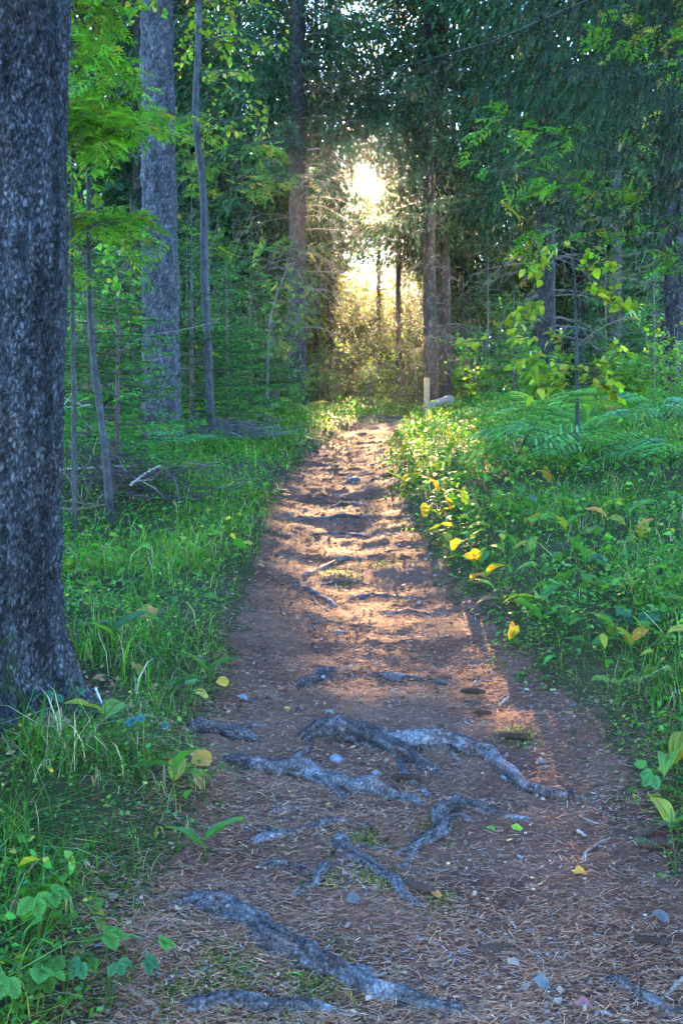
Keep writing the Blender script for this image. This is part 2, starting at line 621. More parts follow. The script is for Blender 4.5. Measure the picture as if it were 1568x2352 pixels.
# ------------------------------------------------------------------ spruces
def spruce_crown(rng, H, z0, R, col, whorl=0.36, droop=0.5, tl=0.135, tw=0.036, tstep=0.10, step=0.075, prune=None, power=0.7, lean=(0, 0), fine=False, az_keep=None, zvis=99.0):
    full = (tl, tw, tstep, step, whorl, fine)
    TL, TW, FN, TN = [], [], [], []
    """needle twigs and the wood that bears them, around a stem at the origin"""
    nb, wb = MB(), MB()
    P, D, U, C, S = [], [], [], [], []
    z = z0
    while z < H - 0.15:
        tl, tw, tstep, step, whorl, fine = full if z < zvis else (max(.2, full[0]), max(.11, full[1]), max(.17, full[2]), max(.15, full[3]), max(.5, full[4]), False) if not full[5] else (.13, .035, .15, .12, .55, False)
        n_before = sum(len(q) for q in P)
        u = (z - z0) / (H - z0)
        n = rng.integers(4, 7)
        a0 = rng.random() * 6.28
        for k in range(n):
            az = a0 + k * 6.283 / n + rng.normal(0, .25)
            if az_keep and not az_keep(az):
                continue
            L = R * ((1 - u) ** power) * rng.uniform(.6, 1.12) * (0.55 + 0.45 * min(1, u * 8 + rng.random() * .6)) + .12
            m = max(4, int(L / tstep))
            t = np.linspace(0.0, 1, m)
            ax = A([math.cos(az), math.sin(az), 0])
            dr = droop * rng.uniform(.6, 1.4)
            zz = z + rng.normal(0, .08) + L * (0.10 * t - dr * t ** 1.5 + dr * .42 * t ** 3)
            wig = 0.05 * L * np.sin(t * 4 + rng.random() * 6)
            sd = A([-math.sin(az), math.cos(az), 0])
            pts = ax[None] * (L * t)[:, None] + sd[None] * wig[:, None] + A([lean[0] * z, lean[1] * z, 0])
            pts[:, 2] = zz
            add_tube(wb, pts[::max(1, m // 5)], np.linspace(min(.006 + .006 * L, .016), .003, len(pts[::max(1, m // 5)])), 3, (.04, .032, .027), caps=False)
            n_tone = sum(len(q_) for q_ in P)
            tg = unit(np.gradient(pts, axis=0))
            ii = np.arange(1, m)
            ii = ii[t[ii] > 0.14 + .1 * rng.random()]
            if not len(ii):
                continue
            for s in (1, -1):
                lt = L * (0.36 * (1 - t[ii]) + 0.09) * rng.uniform(.55, 1.2, len(ii))
                dirs = unit(tg[ii] * .75 + s * sd * rng.uniform(.5, .95, (len(ii), 1)) + A([0, 0, -1.0]) * rng.uniform(.05, .75, (len(ii), 1)) * min(1.0, droop * 2))
                J = max(1, int(math.ceil(lt.max() / step)))
                jj = np.arange(J) * step
                ok = jj[None, :] < lt[:, None]
                # twigs sag along their length
                sag = (jj[None, :] ** 2) * 0.9 * min(1.0, droop * 2)
                pp = pts[ii][:, None, :] + dirs[:, None, :] * jj[None, :, None]
                pp[..., 2] -= sag
                dd = np.repeat(dirs[:, None, :], J, 1).copy()
                dd[..., 2] -= 1.8 * jj[None, :] * min(1.0, droop * 2)
                P.append(pp[ok]); D.append(dd[ok])
            P.append(pts[ii]); D.append(tg[ii])
            TN.append(np.full(sum(len(q_) for q_ in P) - n_tone, rng.uniform(.5, 1.6)))
        k = sum(len(q) for q in P) - n_before
        TL.append(np.full(k, tl)); TW.append(np.full(k, tw)); FN.append(np.full(k, fine))
        z += whorl * rng.uniform(.7, 1.25) * (1 - .35 * u)
    P = np.concatenate(P); D = unit(np.concatenate(D))
    tone = np.concatenate(TN)
    tl, tw, fn = np.concatenate(TL), np.concatenate(TW), np.concatenate(FN)
    P += rng.normal(0, .012, P.shape)
    if prune is not None:
        k = prune(P)
        P, D, tl, tw, fn, tone = P[k], D[k], tl[k], tw[k], fn[k], tone[k]
    n = len(P)
    up = unit(rng.normal(0, .55, (n, 3)) + A([0, 0, 1.0]))
    c = greens(rng, n, col, .28, 0.02, (.12, .08, .03)) * tone[:, None]
    c *= (0.75 + 0.5 * np.clip(vnoise(P[:, 0] * 1.7, P[:, 1] * 1.7, P[:, 2] * 1.7, 5) * .5 + .5, 0, 1))[:, None]
    dd = unit(D + rng.normal(0, .22 if not full[5] else .12, (n, 3)) - (A([0, 0, .35]) if full[5] else 0))
    c_ = ~fn
    add_kites(nb, P[c_], dd[c_], up[c_], tl[c_] * rng.uniform(.7, 1.3, c_.sum()), tw[c_] * rng.uniform(.6, 1.4, c_.sum()), c[c_], .05)
    if fn.any():
        # every twig piece carries single needles
        P, dd, up, c, tl = P[fn], dd[fn], up[fn], c[fn], tl[fn][:, None]
        n = len(P)
        K = 4
        s = unit(np.cross(dd, up))
        nn = np.cross(s, dd)
        for k in range(K):
            a = (k / K - .5) * 2
            sgn = 1 if k % 2 else -1
            nd = unit(dd * .75 + s * sgn * rng.uniform(.5, .9, (n, 1)) + nn * rng.uniform(-.1, .5, (n, 1)))
            add_kites(nb, P + dd * (tl * (.5 + .5 * a)), nd, nn, .030, .0105, c, .0)
        add_kites(nb, P, dd, up, tl[:, 0] * 1.25, .016, c * .8 + A([.015, .010, .005]), 0)
    return nb, wb


def trunk_mb(H, r, sides=12, rings=18, lean=(0, 0), seed=0, flare=0.35, bark=0.0, dense_to=None, bow=0.0):
    z = np.linspace(0, 1, rings) ** 1.25 * (H + .3) - .3 if dense_to is None else np.concatenate([np.arange(-.3, dense_to, dense_to / rings), np.linspace(dense_to, H, 10)])
    rr = r * np.clip(1 - np.clip(z, 0, None) / (H * 1.03), .02, 1) ** .8 * (1 + flare * np.exp(-np.clip(z, -.3, None) / (.9 * r)))
    p = np.stack([lean[0] * z + bow * np.sin(z * .9 + seed), lean[1] * z, z], 1)
    b = MB()
    shade = {'c': np.ones((len(z), sides))}

    def rf(R, a, i):
        zz = z[i]
        o = 0.05 * R * np.sin(3 * a + seed) * np.exp(-np.clip(zz, 0, 9) / .5) * 3 * flare + .03 * R * vnoise(np.cos(a) * 1.5, np.sin(a) * 1.5, zz * .8, seed)
        if bark:
            u = a / (2 * math.pi) * round(2 * math.pi * r / .026)
            w = zz / .042 + 2.5 * vnoise(np.cos(a) * 4, np.sin(a) * 4, zz * 5, seed + 3) * .4
            uu = u + .35 * vnoise(u * .7, w * .7, 0, seed + 4)
            e = cracks(uu, w, seed + 5)
            shade['c'] = .5 + .5 * sstep(e, 0, .4) * (1 + .3 * vnoise(u * .5, w * .4, 0, seed + 9))
            o = o + bark * (sstep(e, 0, .35) - .5) + bark * .8 * vnoise(u * 1.9, w * 1.5, 0, seed + 6) + bark * 1.3 * vnoise(u * .35, w * .2, 0, seed + 7)
        return R + o
    tube_vf(p, rr, sides, rf)
    add_tube(b, p, rr, sides, np.repeat(shade['c'].reshape(-1, 1), 3, 1), True, rf)
    return b


def dead_twigs(rng, r, z0, z1, n, length, lean=(0, 0), col=(.10, .08, .07)):
    b = MB()
    for k in range(n):
        z = rng.uniform(z0, z1)
        az = rng.random() * 6.28
        L = length * rng.uniform(.25, 1.1)
        d = A([math.cos(az), math.sin(az), 0])
        t = np.linspace(0, 1, 6)
        p = d[None] * (r * .7 + L * t)[:, None] + rng.normal(0, .035 * L, (6, 3)) * t[:, None]
        p[:, 0] += lean[0] * z; p[:, 1] += lean[1] * z
        p[:, 2] = z + L * (.12 * t - rng.uniform(.1, .7) * t ** 2)
        c = A(col) * rng.uniform(.7, 1.5)
        add_tube(b, p, np.linspace(.007, .002, 6) * (1 + L * .4), 3, c, False)
        for j in range(int(2 + 5 * L)):
            tt = rng.uniform(.25, .95)
            q0 = A([np.interp(tt, t, p[:, i]) for i in range(3)])
            e = unit(d + rng.normal(0, .7, 3) + A([0, 0, -.4])) * rng.uniform(.08, .4) * L
            q = np.stack([q0, q0 + e * .5 + rng.normal(0, .02, 3), q0 + e + A([0, 0, -.1 * L])])
            add_tube(b, q, [.003, .0025, .0015], 3, c, False)
    return b


DARK = (0.020, 0.050, 0.022)
MIDG = (0.027, 0.082, 0.026)
FRESH = (0.038, 0.135, 0.024)

# shared crowns for the trees deeper in the wood
FAR_CROWNS = []
for i, (z0, R, dr) in enumerate(((2.8, 2.3, .6), (1.4, 2.5, .65), (4.6, 2.1, .55), (.7, 2.4, .5))):
    rg = np.random.default_rng(100 + i)
    nb, wb = spruce_crown(rg, 20, z0, R, (DARK, MIDG, DARK, MIDG)[i], whorl=.40, droop=dr, tl=.20, tw=.060, tstep=.12, step=.11)
    tw = dead_twigs(rg, .12, .8, z0 + 1.5, 34, 1.0)
    tr = trunk_mb(20, .17, 12, 22, seed=i)
    FAR_CROWNS.append((nb.mesh('crown', M_NEEDLE), wb.mesh('branch', M_TWIG), tw.mesh('dead_twigs', M_TWIG), tr.mesh('trunk', M_BARK_FAR, True)))

YOUNG = []
for i, (Hh, R, col) in enumerate(((2.6, .95, FRESH), (1.7, .8, FRESH), (3.6, 1.15, MIDG))):
    rg = np.random.default_rng(200 + i)
    nb, wb = spruce_crown(rg, Hh, .12, R, col, whorl=.17, droop=.12, tl=.065, tw=.020, tstep=.06, step=.042, power=.9)
    t = MB()
    add_tube(t, [(0, 0, -.1), (.01, 0, Hh * .5), (0, 0, Hh)], [.018 * Hh ** .5, .012 * Hh ** .5, .003], 6, (.07, .055, .045))
    YOUNG.append((Hh, nb.mesh('crown', M_NEEDLE), wb.mesh('branch', M_TWIG), t.mesh('trunk', M_TWIG, True)))


def part(name, mesh, parent, kind=None):
    o = put(name, mesh, parent)
    if kind:
        o['kind'] = kind
    return o


def far_spruce(x, y, k, s, rz, label, group='spruces deep in the wood beyond the crest', wide=1.0):
    e = empty('spruce_tree', (x, y, H1(x, y) - .05), rz)
    tag(e, label, 'spruce', group)
    e.scale = (s * wide, s * wide, s)
    c, w, t, tr = FAR_CROWNS[k]
    part('trunk', tr, e)
    part('crown', c, e)
    part('branches', w, e, 'stuff')
    part('dead_twigs', t, e, 'stuff')
    return e


def young_spruce(x, y, k, h, rz, label, group='young spruces in the undergrowth', color=(1, 1, 1)):
    e = empty('young_spruce', (x, y, H1(x, y) - .02), rz)
    tag(e, label, 'spruce sapling', group)
    Hh, c, w, t = YOUNG[k]
    e.scale = (h / Hh,) * 3
    part('trunk', t, e)
    o = part('crown', c, e)
    o.color = (*color, 1)
    part('branches', w, e, 'stuff')
    return e


def big_spruce(name, x, y, r, Hh, z0, R, label, lean=(0, 0), prune=True, col=DARK, bark=0.007, sides=32, rings=150, dense_to=9.0, droop=.6, seed=1, twigs=(1.0, 40, .9), whorl=.34, az_keep=None, fine=False, flare=.3, mat=None, **kw):
    g = H1(x, y)
    e = empty(name, (x, y, g))
    tag(e, label, 'spruce')
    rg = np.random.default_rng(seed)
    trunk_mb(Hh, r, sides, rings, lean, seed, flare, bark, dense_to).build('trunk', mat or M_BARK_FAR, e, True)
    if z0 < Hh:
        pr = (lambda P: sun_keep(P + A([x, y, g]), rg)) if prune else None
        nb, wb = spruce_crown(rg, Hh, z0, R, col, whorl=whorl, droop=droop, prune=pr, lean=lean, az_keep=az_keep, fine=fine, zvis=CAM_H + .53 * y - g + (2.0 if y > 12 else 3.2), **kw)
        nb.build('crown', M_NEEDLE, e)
        tag(wb.build('branches', M_TWIG, e), kind='stuff')
    if twigs[1]:
        tag(dead_twigs(rg, r, twigs[0], min(z0 + 1, 9), twigs[1], twigs[2], lean).build('dead_twigs', M_TWIG, e), kind='stuff')
    return e


# the great trunk beside the path
def great_trunk():
    x, y = -1.365, 3.98
    g = H1(x, y)
    e = empty('spruce_tree', (x, y, g))
    tag(e, 'massive rough barked spruce with flared mossy base close beside the path', 'spruce')
    Hh, r, seed = 22.0, .222, 5
    z = np.concatenate([np.arange(-.35, 4.1, .0115), np.linspace(4.25, Hh, 24)])
    sides = 136
    rr = r * np.clip(1 - np.clip(z, 0, None) / 24, .05, 1) ** .9 * (1 + .42 * np.exp(-np.clip(z, -.3, None) / .17))
    p = np.stack([.026 * z, .0 * z, z], 1)

    def rf(R, a, i):
        zz = z[i]
        fl = np.exp(-np.clip(zz, -.1, 9) / .30)
        o = R * fl * (.20 * np.cos(4 * a + .4) + .95 * np.exp(-((np.angle(np.exp(1j * (a - A_R)))) / .42) ** 2) + .3 * np.exp(-((np.angle(np.exp(1j * (a + 1.9)))) / .3) ** 2) + .12 * vnoise(np.cos(a) * 4, np.sin(a) * 4, zz * 6, 29)) + .02 * R * vnoise(np.cos(a) * 1.5, np.sin(a) * 1.5, zz * 1.2, seed)
        u = a / (2 * math.pi) * 62
        w = zz / .036
        wx = .55 * vnoise(u * .6, w * .5, 0, 21)
        e1 = cracks(1.35 * u + wx, w * .85 + .8 * vnoise(u * .4, w * .3, 0, 22), 23)
        e2 = cracks(u * 2.1 + wx, w * 1.5, 24)
        big = vnoise(u * .30, w * .10, 0, 25)
        shade['c'] = (.55 + .45 * sstep(e1, 0, .38)) * (.75 + .25 * sstep(e2, 0, .3)) * (1 - .5 * sstep(vnoise(u * .22, w * .05, 0, 27), .4, .7)) * (1 + .18 * vnoise(u * .9, w * .8, 0, 30)) * (1.05 - .45 * sstep(vnoise(u * .6, w * .07, 0, 35), .25, .55))
        return R + o + .007 * (sstep(e1, 0, .35) - .6) + .004 * (sstep(e2, 0, .35) - .5) + .012 * vnoise(u * .55, w * .06, 0, 33) + .005 * vnoise(u * 1.2, w * .9, 0, 26) + .007 * big - .010 * sstep(vnoise(u * .22, w * .05, 0, 27), .45, .7)
    A_R = 0.0
    shade = {}
    b = MB()
    v, f = tube_vf(p, rr, sides, rf)
    # moss and pale lichen where they grow: towards the foot, in patches
    zz = v[:, 2]
    nn = fbm(v[:, 0] * 9, v[:, 1] * 9, zz * 9, 41, 3)
    moss = sstep(nn + .45 - zz * 2.4, .35, .95)[:, None]
    br = sstep(fbm(v[:, 0] * 5, v[:, 1] * 5, zz * 2.2, 43, 3), .0, .7)[:, None]
    col = ((1 - moss) * (1 - br + br * A([1.15, .98, .86])) + moss * A([.8, 1.15, .4])) * shade['c'].reshape(-1, 1) * 1.15
    b.add(v, f, col)
    b.build('trunk', M_BARK, e, True)
    rg = np.random.default_rng(5)
    nb, wb = spruce_crown(rg, Hh, 8.0, 2.3, DARK, whorl=.55, droop=.5, tl=.2, tw=.1, tstep=.17, step=.15)
    nb.build('crown', M_NEEDLE, e)
    tag(wb.build('branches', M_TWIG, e), kind='stuff')
    return e


great_trunk()

big_spruce('spruce_tree', -2.16, 12.0, .225, 24, 8.6, 2.3, 'thick grey spruce trunk rising bare behind the birch pole and brush', (-.012, 0), bark=.013, sides=72, rings=300, dense_to=6.8, seed=12, tl=.14, tw=.06, twigs=(2.5, 10, .5), mat=M_BARK_PALE)
big_spruce('spruce_tree', -.83, 18.6, .175, 22, 4.4, 2.5, 'dark tall spruce trunk at the edge of the sunlit gap above the path', (.003, 0), seed=13, twigs=(1.5, 60, 1.2))
big_spruce('spruce_tree', -.66, 26.0, .10, 19, 4.0, 1.9, 'slim spruce trunk just behind the dark tree beside the sunlit gap', seed=14, sides=20, rings=60, twigs=(1.5, 40, .8), bark=0)
big_spruce('spruce_tree', -1.72, 24.0, .125, 20, 3.6, 2.2, 'slender dark spruce a few steps behind the dark tree, its crown hanging low', seed=15, sides=20, rings=60, bark=0)
big_spruce('spruce_tree', -2.15, 20.5, .11, 18, 2.6, 2.3, 'dark spruce with low shaggy boughs between the birch and dark trunk', seed=16, sides=20, rings=60, bark=0, twigs=(.8, 50, 1.2))
big_spruce('spruce_tree', 1.79, 20.0, .142, 21, 4.2, 2.9, 'smooth grey spruce trunk right behind the wooden post', (-.008, 0), seed=17, twigs=(1.0, 46, .5), flare=.2, bark=.004)
big_spruce('spruce_tree', 2.20, 21.2, .145, 21, 4.2, 2.3, 'stubbly darker spruce trunk paired with the grey one behind the log', (-.006, 0), seed=18, twigs=(1.0, 70, .8), flare=.2, bark=.004)
big_spruce('spruce_tree', 3.55, 17.2, .155, 21, 3.9, 2.3, 'dark spruce trunk standing behind the yellow leaved sapling', (-.004, 0), seed=19, twigs=(1.0, 60, 1.2))
big_spruce('spruce_tree', 4.92, 25.0, .075, 16, 4.0, 1.8, 'thin pale trunk close behind the dark spruce by the sapling', seed=20, sides=16, rings=40, bark=0, twigs=(1.0, 30, .8))
big_spruce('spruce_tree', 5.22, 16.0, .12, 18, 6.0, 2.0, 'narrow dark spruce with dry reddish twigs at the wood edge above ferns', seed=21, sides=24, rings=120, twigs=(.9, 110, 1.5), bark=.004)
big_spruce('spruce_tree', 9.2, 30.0, .18, 21, 4.0, 2.3, 'hazy grey trunk far behind the narrow tree with reddish twigs', seed=22, sides=20, rings=60, bark=0, prune=False)
big_spruce('spruce_tree', 4.55, 13.6, .15, 18, 4.3, 3.1, 'broad dark spruce at the wood edge beside the reddish twigged tree', seed=25, droop=.6, whorl=.36, col=(.012, .036, .018), tl=.15, tw=.045, tstep=.11, step=.09, power=.5)
big_spruce('spruce_tree', 2.95, 24.0, .11, 21, 3.4, 2.7, 'dense dark spruce filling the space behind the paired trunks', seed=26, sides=16, rings=50, bark=0, droop=.6, whorl=.36, col=(.014, .040, .020), tl=.18, tw=.055, tstep=.12, step=.11)
# slender ones standing in the gap, lit through from behind
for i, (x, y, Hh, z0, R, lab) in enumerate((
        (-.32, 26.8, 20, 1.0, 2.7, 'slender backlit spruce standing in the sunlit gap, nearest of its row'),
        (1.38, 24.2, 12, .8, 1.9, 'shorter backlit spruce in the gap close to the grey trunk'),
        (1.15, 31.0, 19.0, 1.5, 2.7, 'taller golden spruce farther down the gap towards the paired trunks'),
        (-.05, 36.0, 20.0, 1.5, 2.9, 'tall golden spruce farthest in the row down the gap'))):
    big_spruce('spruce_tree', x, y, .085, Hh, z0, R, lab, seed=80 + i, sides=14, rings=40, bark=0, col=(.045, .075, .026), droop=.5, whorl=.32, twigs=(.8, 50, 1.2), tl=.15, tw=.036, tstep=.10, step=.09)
for i, (x, y, Hh, z0, R, lab) in enumerate((
        (-2.1, 29.0, 19, 2.0, 2.2, 'dark spruce bordering the sunlit gap behind the slim trunk'),
        (-1.9, 38.0, 20, 2.0, 2.2, 'spruce bordering the gap, second behind the slim trunk'),
        (-1.4, 47.0, 20, 2.0, 2.3, 'spruce bordering the gap, third and farthest behind the slim trunk'),
        (3.1, 27.5, 19, 2.0, 2.2, 'dark spruce bordering the gap just beyond the paired trunks'),
        (3.2, 35.0, 20, 2.0, 2.3, 'spruce bordering the gap, second beyond the paired trunks'),
        (3.7, 44.0, 21, 2.0, 2.3, 'spruce bordering the gap, third beyond the paired trunks'),
        (3.6, 53.0, 21, 2.0, 2.4, 'spruce bordering the gap, farthest beyond the paired trunks'))):
    big_spruce('spruce_tree', x, y, .12, Hh, z0, R, lab, seed=90 + i, sides=14, rings=40, bark=0, droop=.55, whorl=.42, twigs=(.8, 30, 1.2), tl=.20, tw=.05, tstep=.13, step=.11)
# the near one whose boughs hang in over the ferns
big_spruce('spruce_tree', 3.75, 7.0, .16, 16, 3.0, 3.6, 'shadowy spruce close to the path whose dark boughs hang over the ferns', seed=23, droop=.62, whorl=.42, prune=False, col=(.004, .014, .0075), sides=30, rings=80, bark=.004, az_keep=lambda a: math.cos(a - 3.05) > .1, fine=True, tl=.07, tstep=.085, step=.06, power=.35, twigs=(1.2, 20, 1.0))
big_spruce('spruce_tree', 4.5, 10.6, .17, 17, 3.6, 4.3, 'tall spruce with long feathery boughs drooping over the upper path', seed=24, droop=.50, whorl=.36, prune=True, col=(.011, .038, .021), sides=30, rings=80, bark=.004, az_keep=lambda a: math.cos(a - 3.2) > .25, fine=True, tl=.09, tstep=.115, step=.085, power=.45, twigs=(1.2, 20, 1.0))

# the wood beyond
rw = np.random.default_rng(31)
LAND = [(-6.0, 'the great mossy trunk'), (-4.2, 'the leaning birch pole'), (-2.6, 'the thick bare trunk'), (-1.0, 'the dark trunk by the gap'), (2.0, 'the paired trunks'), (3.6, 'the trunk behind the sapling'), (5.3, 'the reddish twigged tree')]
ORD = ['first', 'second', 'third', 'fourth', 'fifth', 'sixth', 'seventh', 'eighth', 'ninth', 'tenth', 'eleventh', 'twelfth', 'thirteenth', 'fourteenth', 'fifteenth', 'sixteenth', 'seventeenth', 'eighteenth', 'nineteenth', 'twentieth', 'twentyfirst', 'twentysecond', 'twentythird', 'twentyfourth', 'twentyfifth', 'twentysixth']
spots = []
tries = 0
while len(spots) < 74 and tries < 4000:
    tries += 1
    y = rw.uniform(21, 58)
    x = rw.uniform(-.40, .40) * y
    a = x / y
    c = x - SUN.x * y
    if -4.3 < c < 5.4:
        continue
    if any((x - p[0]) ** 2 + (y - p[1]) ** 2 < (1.9 + .02 * y) ** 2 for p in spots):
        continue
    spots.append((x, y))
spots.sort(key=lambda p: p[1])
cnt = {}
SHAPE = ('high crowned', 'broad shaggy', 'bare stemmed', 'low branched')
for x, y in spots:
    k = int(rw.integers(0, 4))
    lm = min(LAND, key=lambda l: abs(l[0] / 14 - x / y))[1]
    cnt[lm] = cnt.get(lm, 0) + 1
    far_spruce(x, y, k, rw.uniform(.85, 1.2), rw.random() * 6.28, f'{SHAPE[k]} dark spruce, {ORD[min(25, cnt[lm] - 1)]} into the wood behind {lm}')
# unseen spruces added behind and beside the camera to shade the sky light
for i, (x, y, k, sc_) in enumerate(((4.3, 2.2, 1, 1.0), (-5.6, 4.4, 1, 1.05), (3.8, -2.0, 0, 1.0), (5.4, -6.0, 1, 1.1), (-5.2, -6.6, 0, 1.1), (-2.7, -9.5, 1, .95), (3.0, -10.5, 3, 1.0), (-7.5, 0.0, 3, 1.1), (7.6, 0.5, 0, 1.05), (7.0, 5.5, 3, 1.0), (-6.8, 9.5, 0, 1.0), (-8.0, -12.0, 1, 1.1), (8.0, -13.0, 1, 1.1), (0.8, -16.0, 1, 1.1))):
    far_spruce(x, y, k, sc_, i * 1.1, f'unseen spruce added for shade behind the viewpoint, {ORD[i]} in the stand beside the lower path', 'unseen spruces added around the lower path')
# trees far down the sunlit gap
for i, (x, y, k, s) in enumerate(((.2, 44, 2, .42), (2.0, 50, 0, .46), (1.0, 62, 1, .55), (3.6, 60, 3, .60), (-1.0, 56, 0, .55), (-.6, 51, 3, .50), (1.5, 54, 1, .56), (2.9, 52, 3, .52), (.4, 58, 1, .60), (0, 41, 3, .36), (1.05, 43.5, 1, .38), (2.1, 40, 3, .35), (-1.1, 42.5, 1, .38), (-2.4, 60, 1, .6), (.9, 47, 3, .42), (2.3, 57, 0, .58))):
    far_spruce(x, y, k, s, i * 1.3, f'small distant spruce glowing in the sunlit gap, {ORD[i]} from the near side', 'spruces far down the sunlit gap', 1.35)

def distant_wood():
    rng = np.random.default_rng(33)
    b = MB()
    for k in range(92):
        y = rng.uniform(60, 105)
        x = rng.uniform(-.42, .42) * y if k < 68 else SUN.x * y + rng.uniform(-4.5, 5)
        c = x - SUN.x * y
        gap = -3 < c < 3.5
        Hh = min(21, .3437 * y - 7.2) * rng.uniform(.85, 1.0) if gap else rng.uniform(15, 23)
        g = H1(x, y)
        n = 450
        u = rng.random(n) ** .8
        z = .6 + u * (Hh - .6)
        r = (1 - u) ** .7 * rng.uniform(1.6, 2.6) * rng.random(n) ** .6
        a = rng.random(n) * 6.28
        P = np.stack([x + r * np.cos(a), y + r * np.sin(a), g + z - .35 * r], 1)
        d = np.stack([np.cos(a), np.sin(a), rng.normal(-.5, .3, n)], 1)
        add_kites(b, P, d, unit(rng.normal(0, .5, (n, 3)) + A([0, 0, 1.0])), rng.uniform(.8, 1.3, n), rng.uniform(.28, .55, n), greens(rng, n, DARK, .3, .02))
        add_tube(b, [(x, y, g), (x, y, g + Hh)], [.16, .02], 6, (.06, .05, .045))
    tag(b.build('distant_wood', M_NEEDLE), 'far off spruce wood seen as one mass', None, None, 'stuff')


distant_wood()

# young spruces
YS = [  # picture x, depth, kind, height, label
    (268, 8.6, 0, 2.3, 'bright young spruce growing just behind the leaning birch pole'),
    (335, 9.4, 1, 1.15, 'low spreading spruce sapling with flat boughs at the thick trunk'),
    (205, 10.2, 2, 2.6, 'bushy young spruce half hidden behind the great mossy trunk'),
    (440, 12.8, 2, 3.1, 'tall young spruce beside the slim grey birch'),
    (520, 13.6, 0, 2.4, 'young spruce between the birch and the brush pile'),
    (575, 14.8, 2, 2.7, 'dense young spruce behind the brush pile'),
    (600, 16.2, 0, 1.6, 'short young spruce at the foot of the dark trunk'),
    (300, 14.0, 2, 3.3, 'tall young spruce deep behind the thick bare trunk'),
    (480, 16.5, 2, 3.4, 'shaded young spruce farther back beyond the grey birch'),
    (848, 19.6, 0, 1.2, 'little sunlit spruce standing at the top of the path'),
    (735, 21.5, 2, 1.9, 'young spruce in half light beside the sunlit gap'),
    (955, 20.8, 2, 1.5, 'young spruce at the foot of the grey trunk behind the post'),
    (1120, 20.0, 2, 3.4, 'blue green young spruce beyond the log'),
    (1180, 18.2, 0, 2.4, 'mid sized young spruce behind the fern bank'),
    (1420, 16.5, 2, 3.0, 'shady young spruce under the reddish twigged tree'),
    (1500, 15.0, 0, 2.3, 'dark young spruce at the wood edge behind the ferns'),
    (1560, 18.0, 2, 3.6, 'broad young spruce farthest along the wood edge behind the ferns'),
    (1390, 21.0, 2, 3.8, 'tall dim young spruce behind the yellow leaved sapling'),
    (60, 14.0, 2, 3.5, 'young spruce seen past the great trunk towards the birches'),
    (790, 27.0, 2, 3.6, 'young spruce lit through from behind down the gap'),
    (905, 25.0, 2, 2.4, 'golden backlit young spruce down the sunlit gap'),
]
for i, (px, d, k, h, lab) in enumerate(YS):
    x = (px - CX) / F * d
    young_spruce(x, d, k, h, i * 1.7, lab)

# ------------------------------------------------------------------ broadleaved saplings, bushes
def compound(b, pos, d, up, length, rng, base, yellow=.1):
    """feathery rowan leaves: a row of leaflets either side of a stalk"""
    n = len(pos)
    d = unit(d)
    s = unit(np.cross(d, up))
    cc = greens(rng, n, base, .22, yellow)
    L = np.broadcast_to(np.asarray(length, float), (n,))[:, None]
    for t in (.28, .44, .60, .76, .92):
        for sg in (1, -1):
            p = pos + d * L * t + A([0, 0, -1.0]) * L * .35 * t * t
            dd = unit(d * .45 + s * sg + A([0, 0, -.25]) + rng.normal(0, .12, (n, 3)))
            add_kites(b, p, dd, up, L[:, 0] * .36, L[:, 0] * .125, cc, .08)
    add_kites(b, pos + d * L * .95 + A([0, 0, -1.0]) * L * .32, d, up, L[:, 0] * .34, L[:, 0] * .12, cc, .1)


def branchy(rng, stem, brs, leaf, tip_r=.0025):
    """a sapling: STEM = (polyline, radii); BRS = list of (polyline, r0); LEAF(b, pos, dir, up) puts leaves on the twigs"""
    w, l = MB(), MB()
    add_tube(w, stem[0], stem[1], 8, stem[2])
    P, D = [], []
    for pl, r0, tw, ln in brs:
        p = spline(pl, 9)
        add_tube(w, p, np.linspace(r0, tip_r, 9), 4, stem[2], False)
        tg = unit(np.gradient(p, axis=0))
        for k in range(tw):
            t = rng.uniform(.18, 1.0)
            i = int(t * 8)
            q0 = p[i]
            e = unit(tg[i] * .7 + rng.normal(0, .6, 3) * A([1, 1, .45])) * ln * rng.uniform(.4, 1.1)
            q = np.stack([q0, q0 + e * .5, q0 + e - A([0, 0, .12 * ln])])
            add_tube(w, q, [tip_r, tip_r * .8, tip_r * .5], 3, stem[2], False)
            for j in range(5):
                tt = (j + 1) / 5
                P.append(q0 + e * tt - A([0, 0, .12 * ln * tt * tt]) + rng.normal(0, .015, 3))
                D.append(unit(e) * .6 + rng.normal(0, .6, 3) * A([1, 1, .4]))
    leaf(l, A(P), A(D), rng)
    return w, l


def leaf_round(base, size, yellow):
    def f(b, P, D, rng):
        n = len(P)
        up = unit(rng.normal(0, .45, (n, 3)) + A([0, 0, 1.0]))
        s = size * rng.uniform(.6, 1.25, n)
        add_leaves(b, P, D, up, s, s * .85, greens(rng, n, base, .25, yellow), .12, .3)
    return f


def leaf_rowan(base, size, yellow):
    def f(b, P, D, rng):
        n = len(P)
        up = unit(rng.normal(0, .3, (n, 3)) + A([0, 0, 1.0]))
        compound(b, P, D, up, size * rng.uniform(.7, 1.2, n), rng, base, yellow)
    return f


def sapling(name, cat, label, base, stem_rel, radii, wood, brs, leaf, seed, group=None):
    """STEM_REL and BRS relative to BASE"""
    e = empty(name, base)
    tag(e, label, cat, group)
    rg = np.random.default_rng(seed)
    w, l = branchy(rg, (spline(stem_rel, 24), np.interp(np.linspace(0, 1, 24), np.linspace(0, 1, len(radii)), radii), wood), brs, leaf)
    w.build('trunk', M_POLE, e, True)
    l.build('crown', M_LEAF, e)
    return e


def rel(pts, base):
    return [tuple(A(p) - A(base)) for p in pts]


LG = (0.11, 0.23, 0.026)      # light green
YG = (0.15, 0.22, 0.025)
DG = (0.045, 0.115, 0.028)


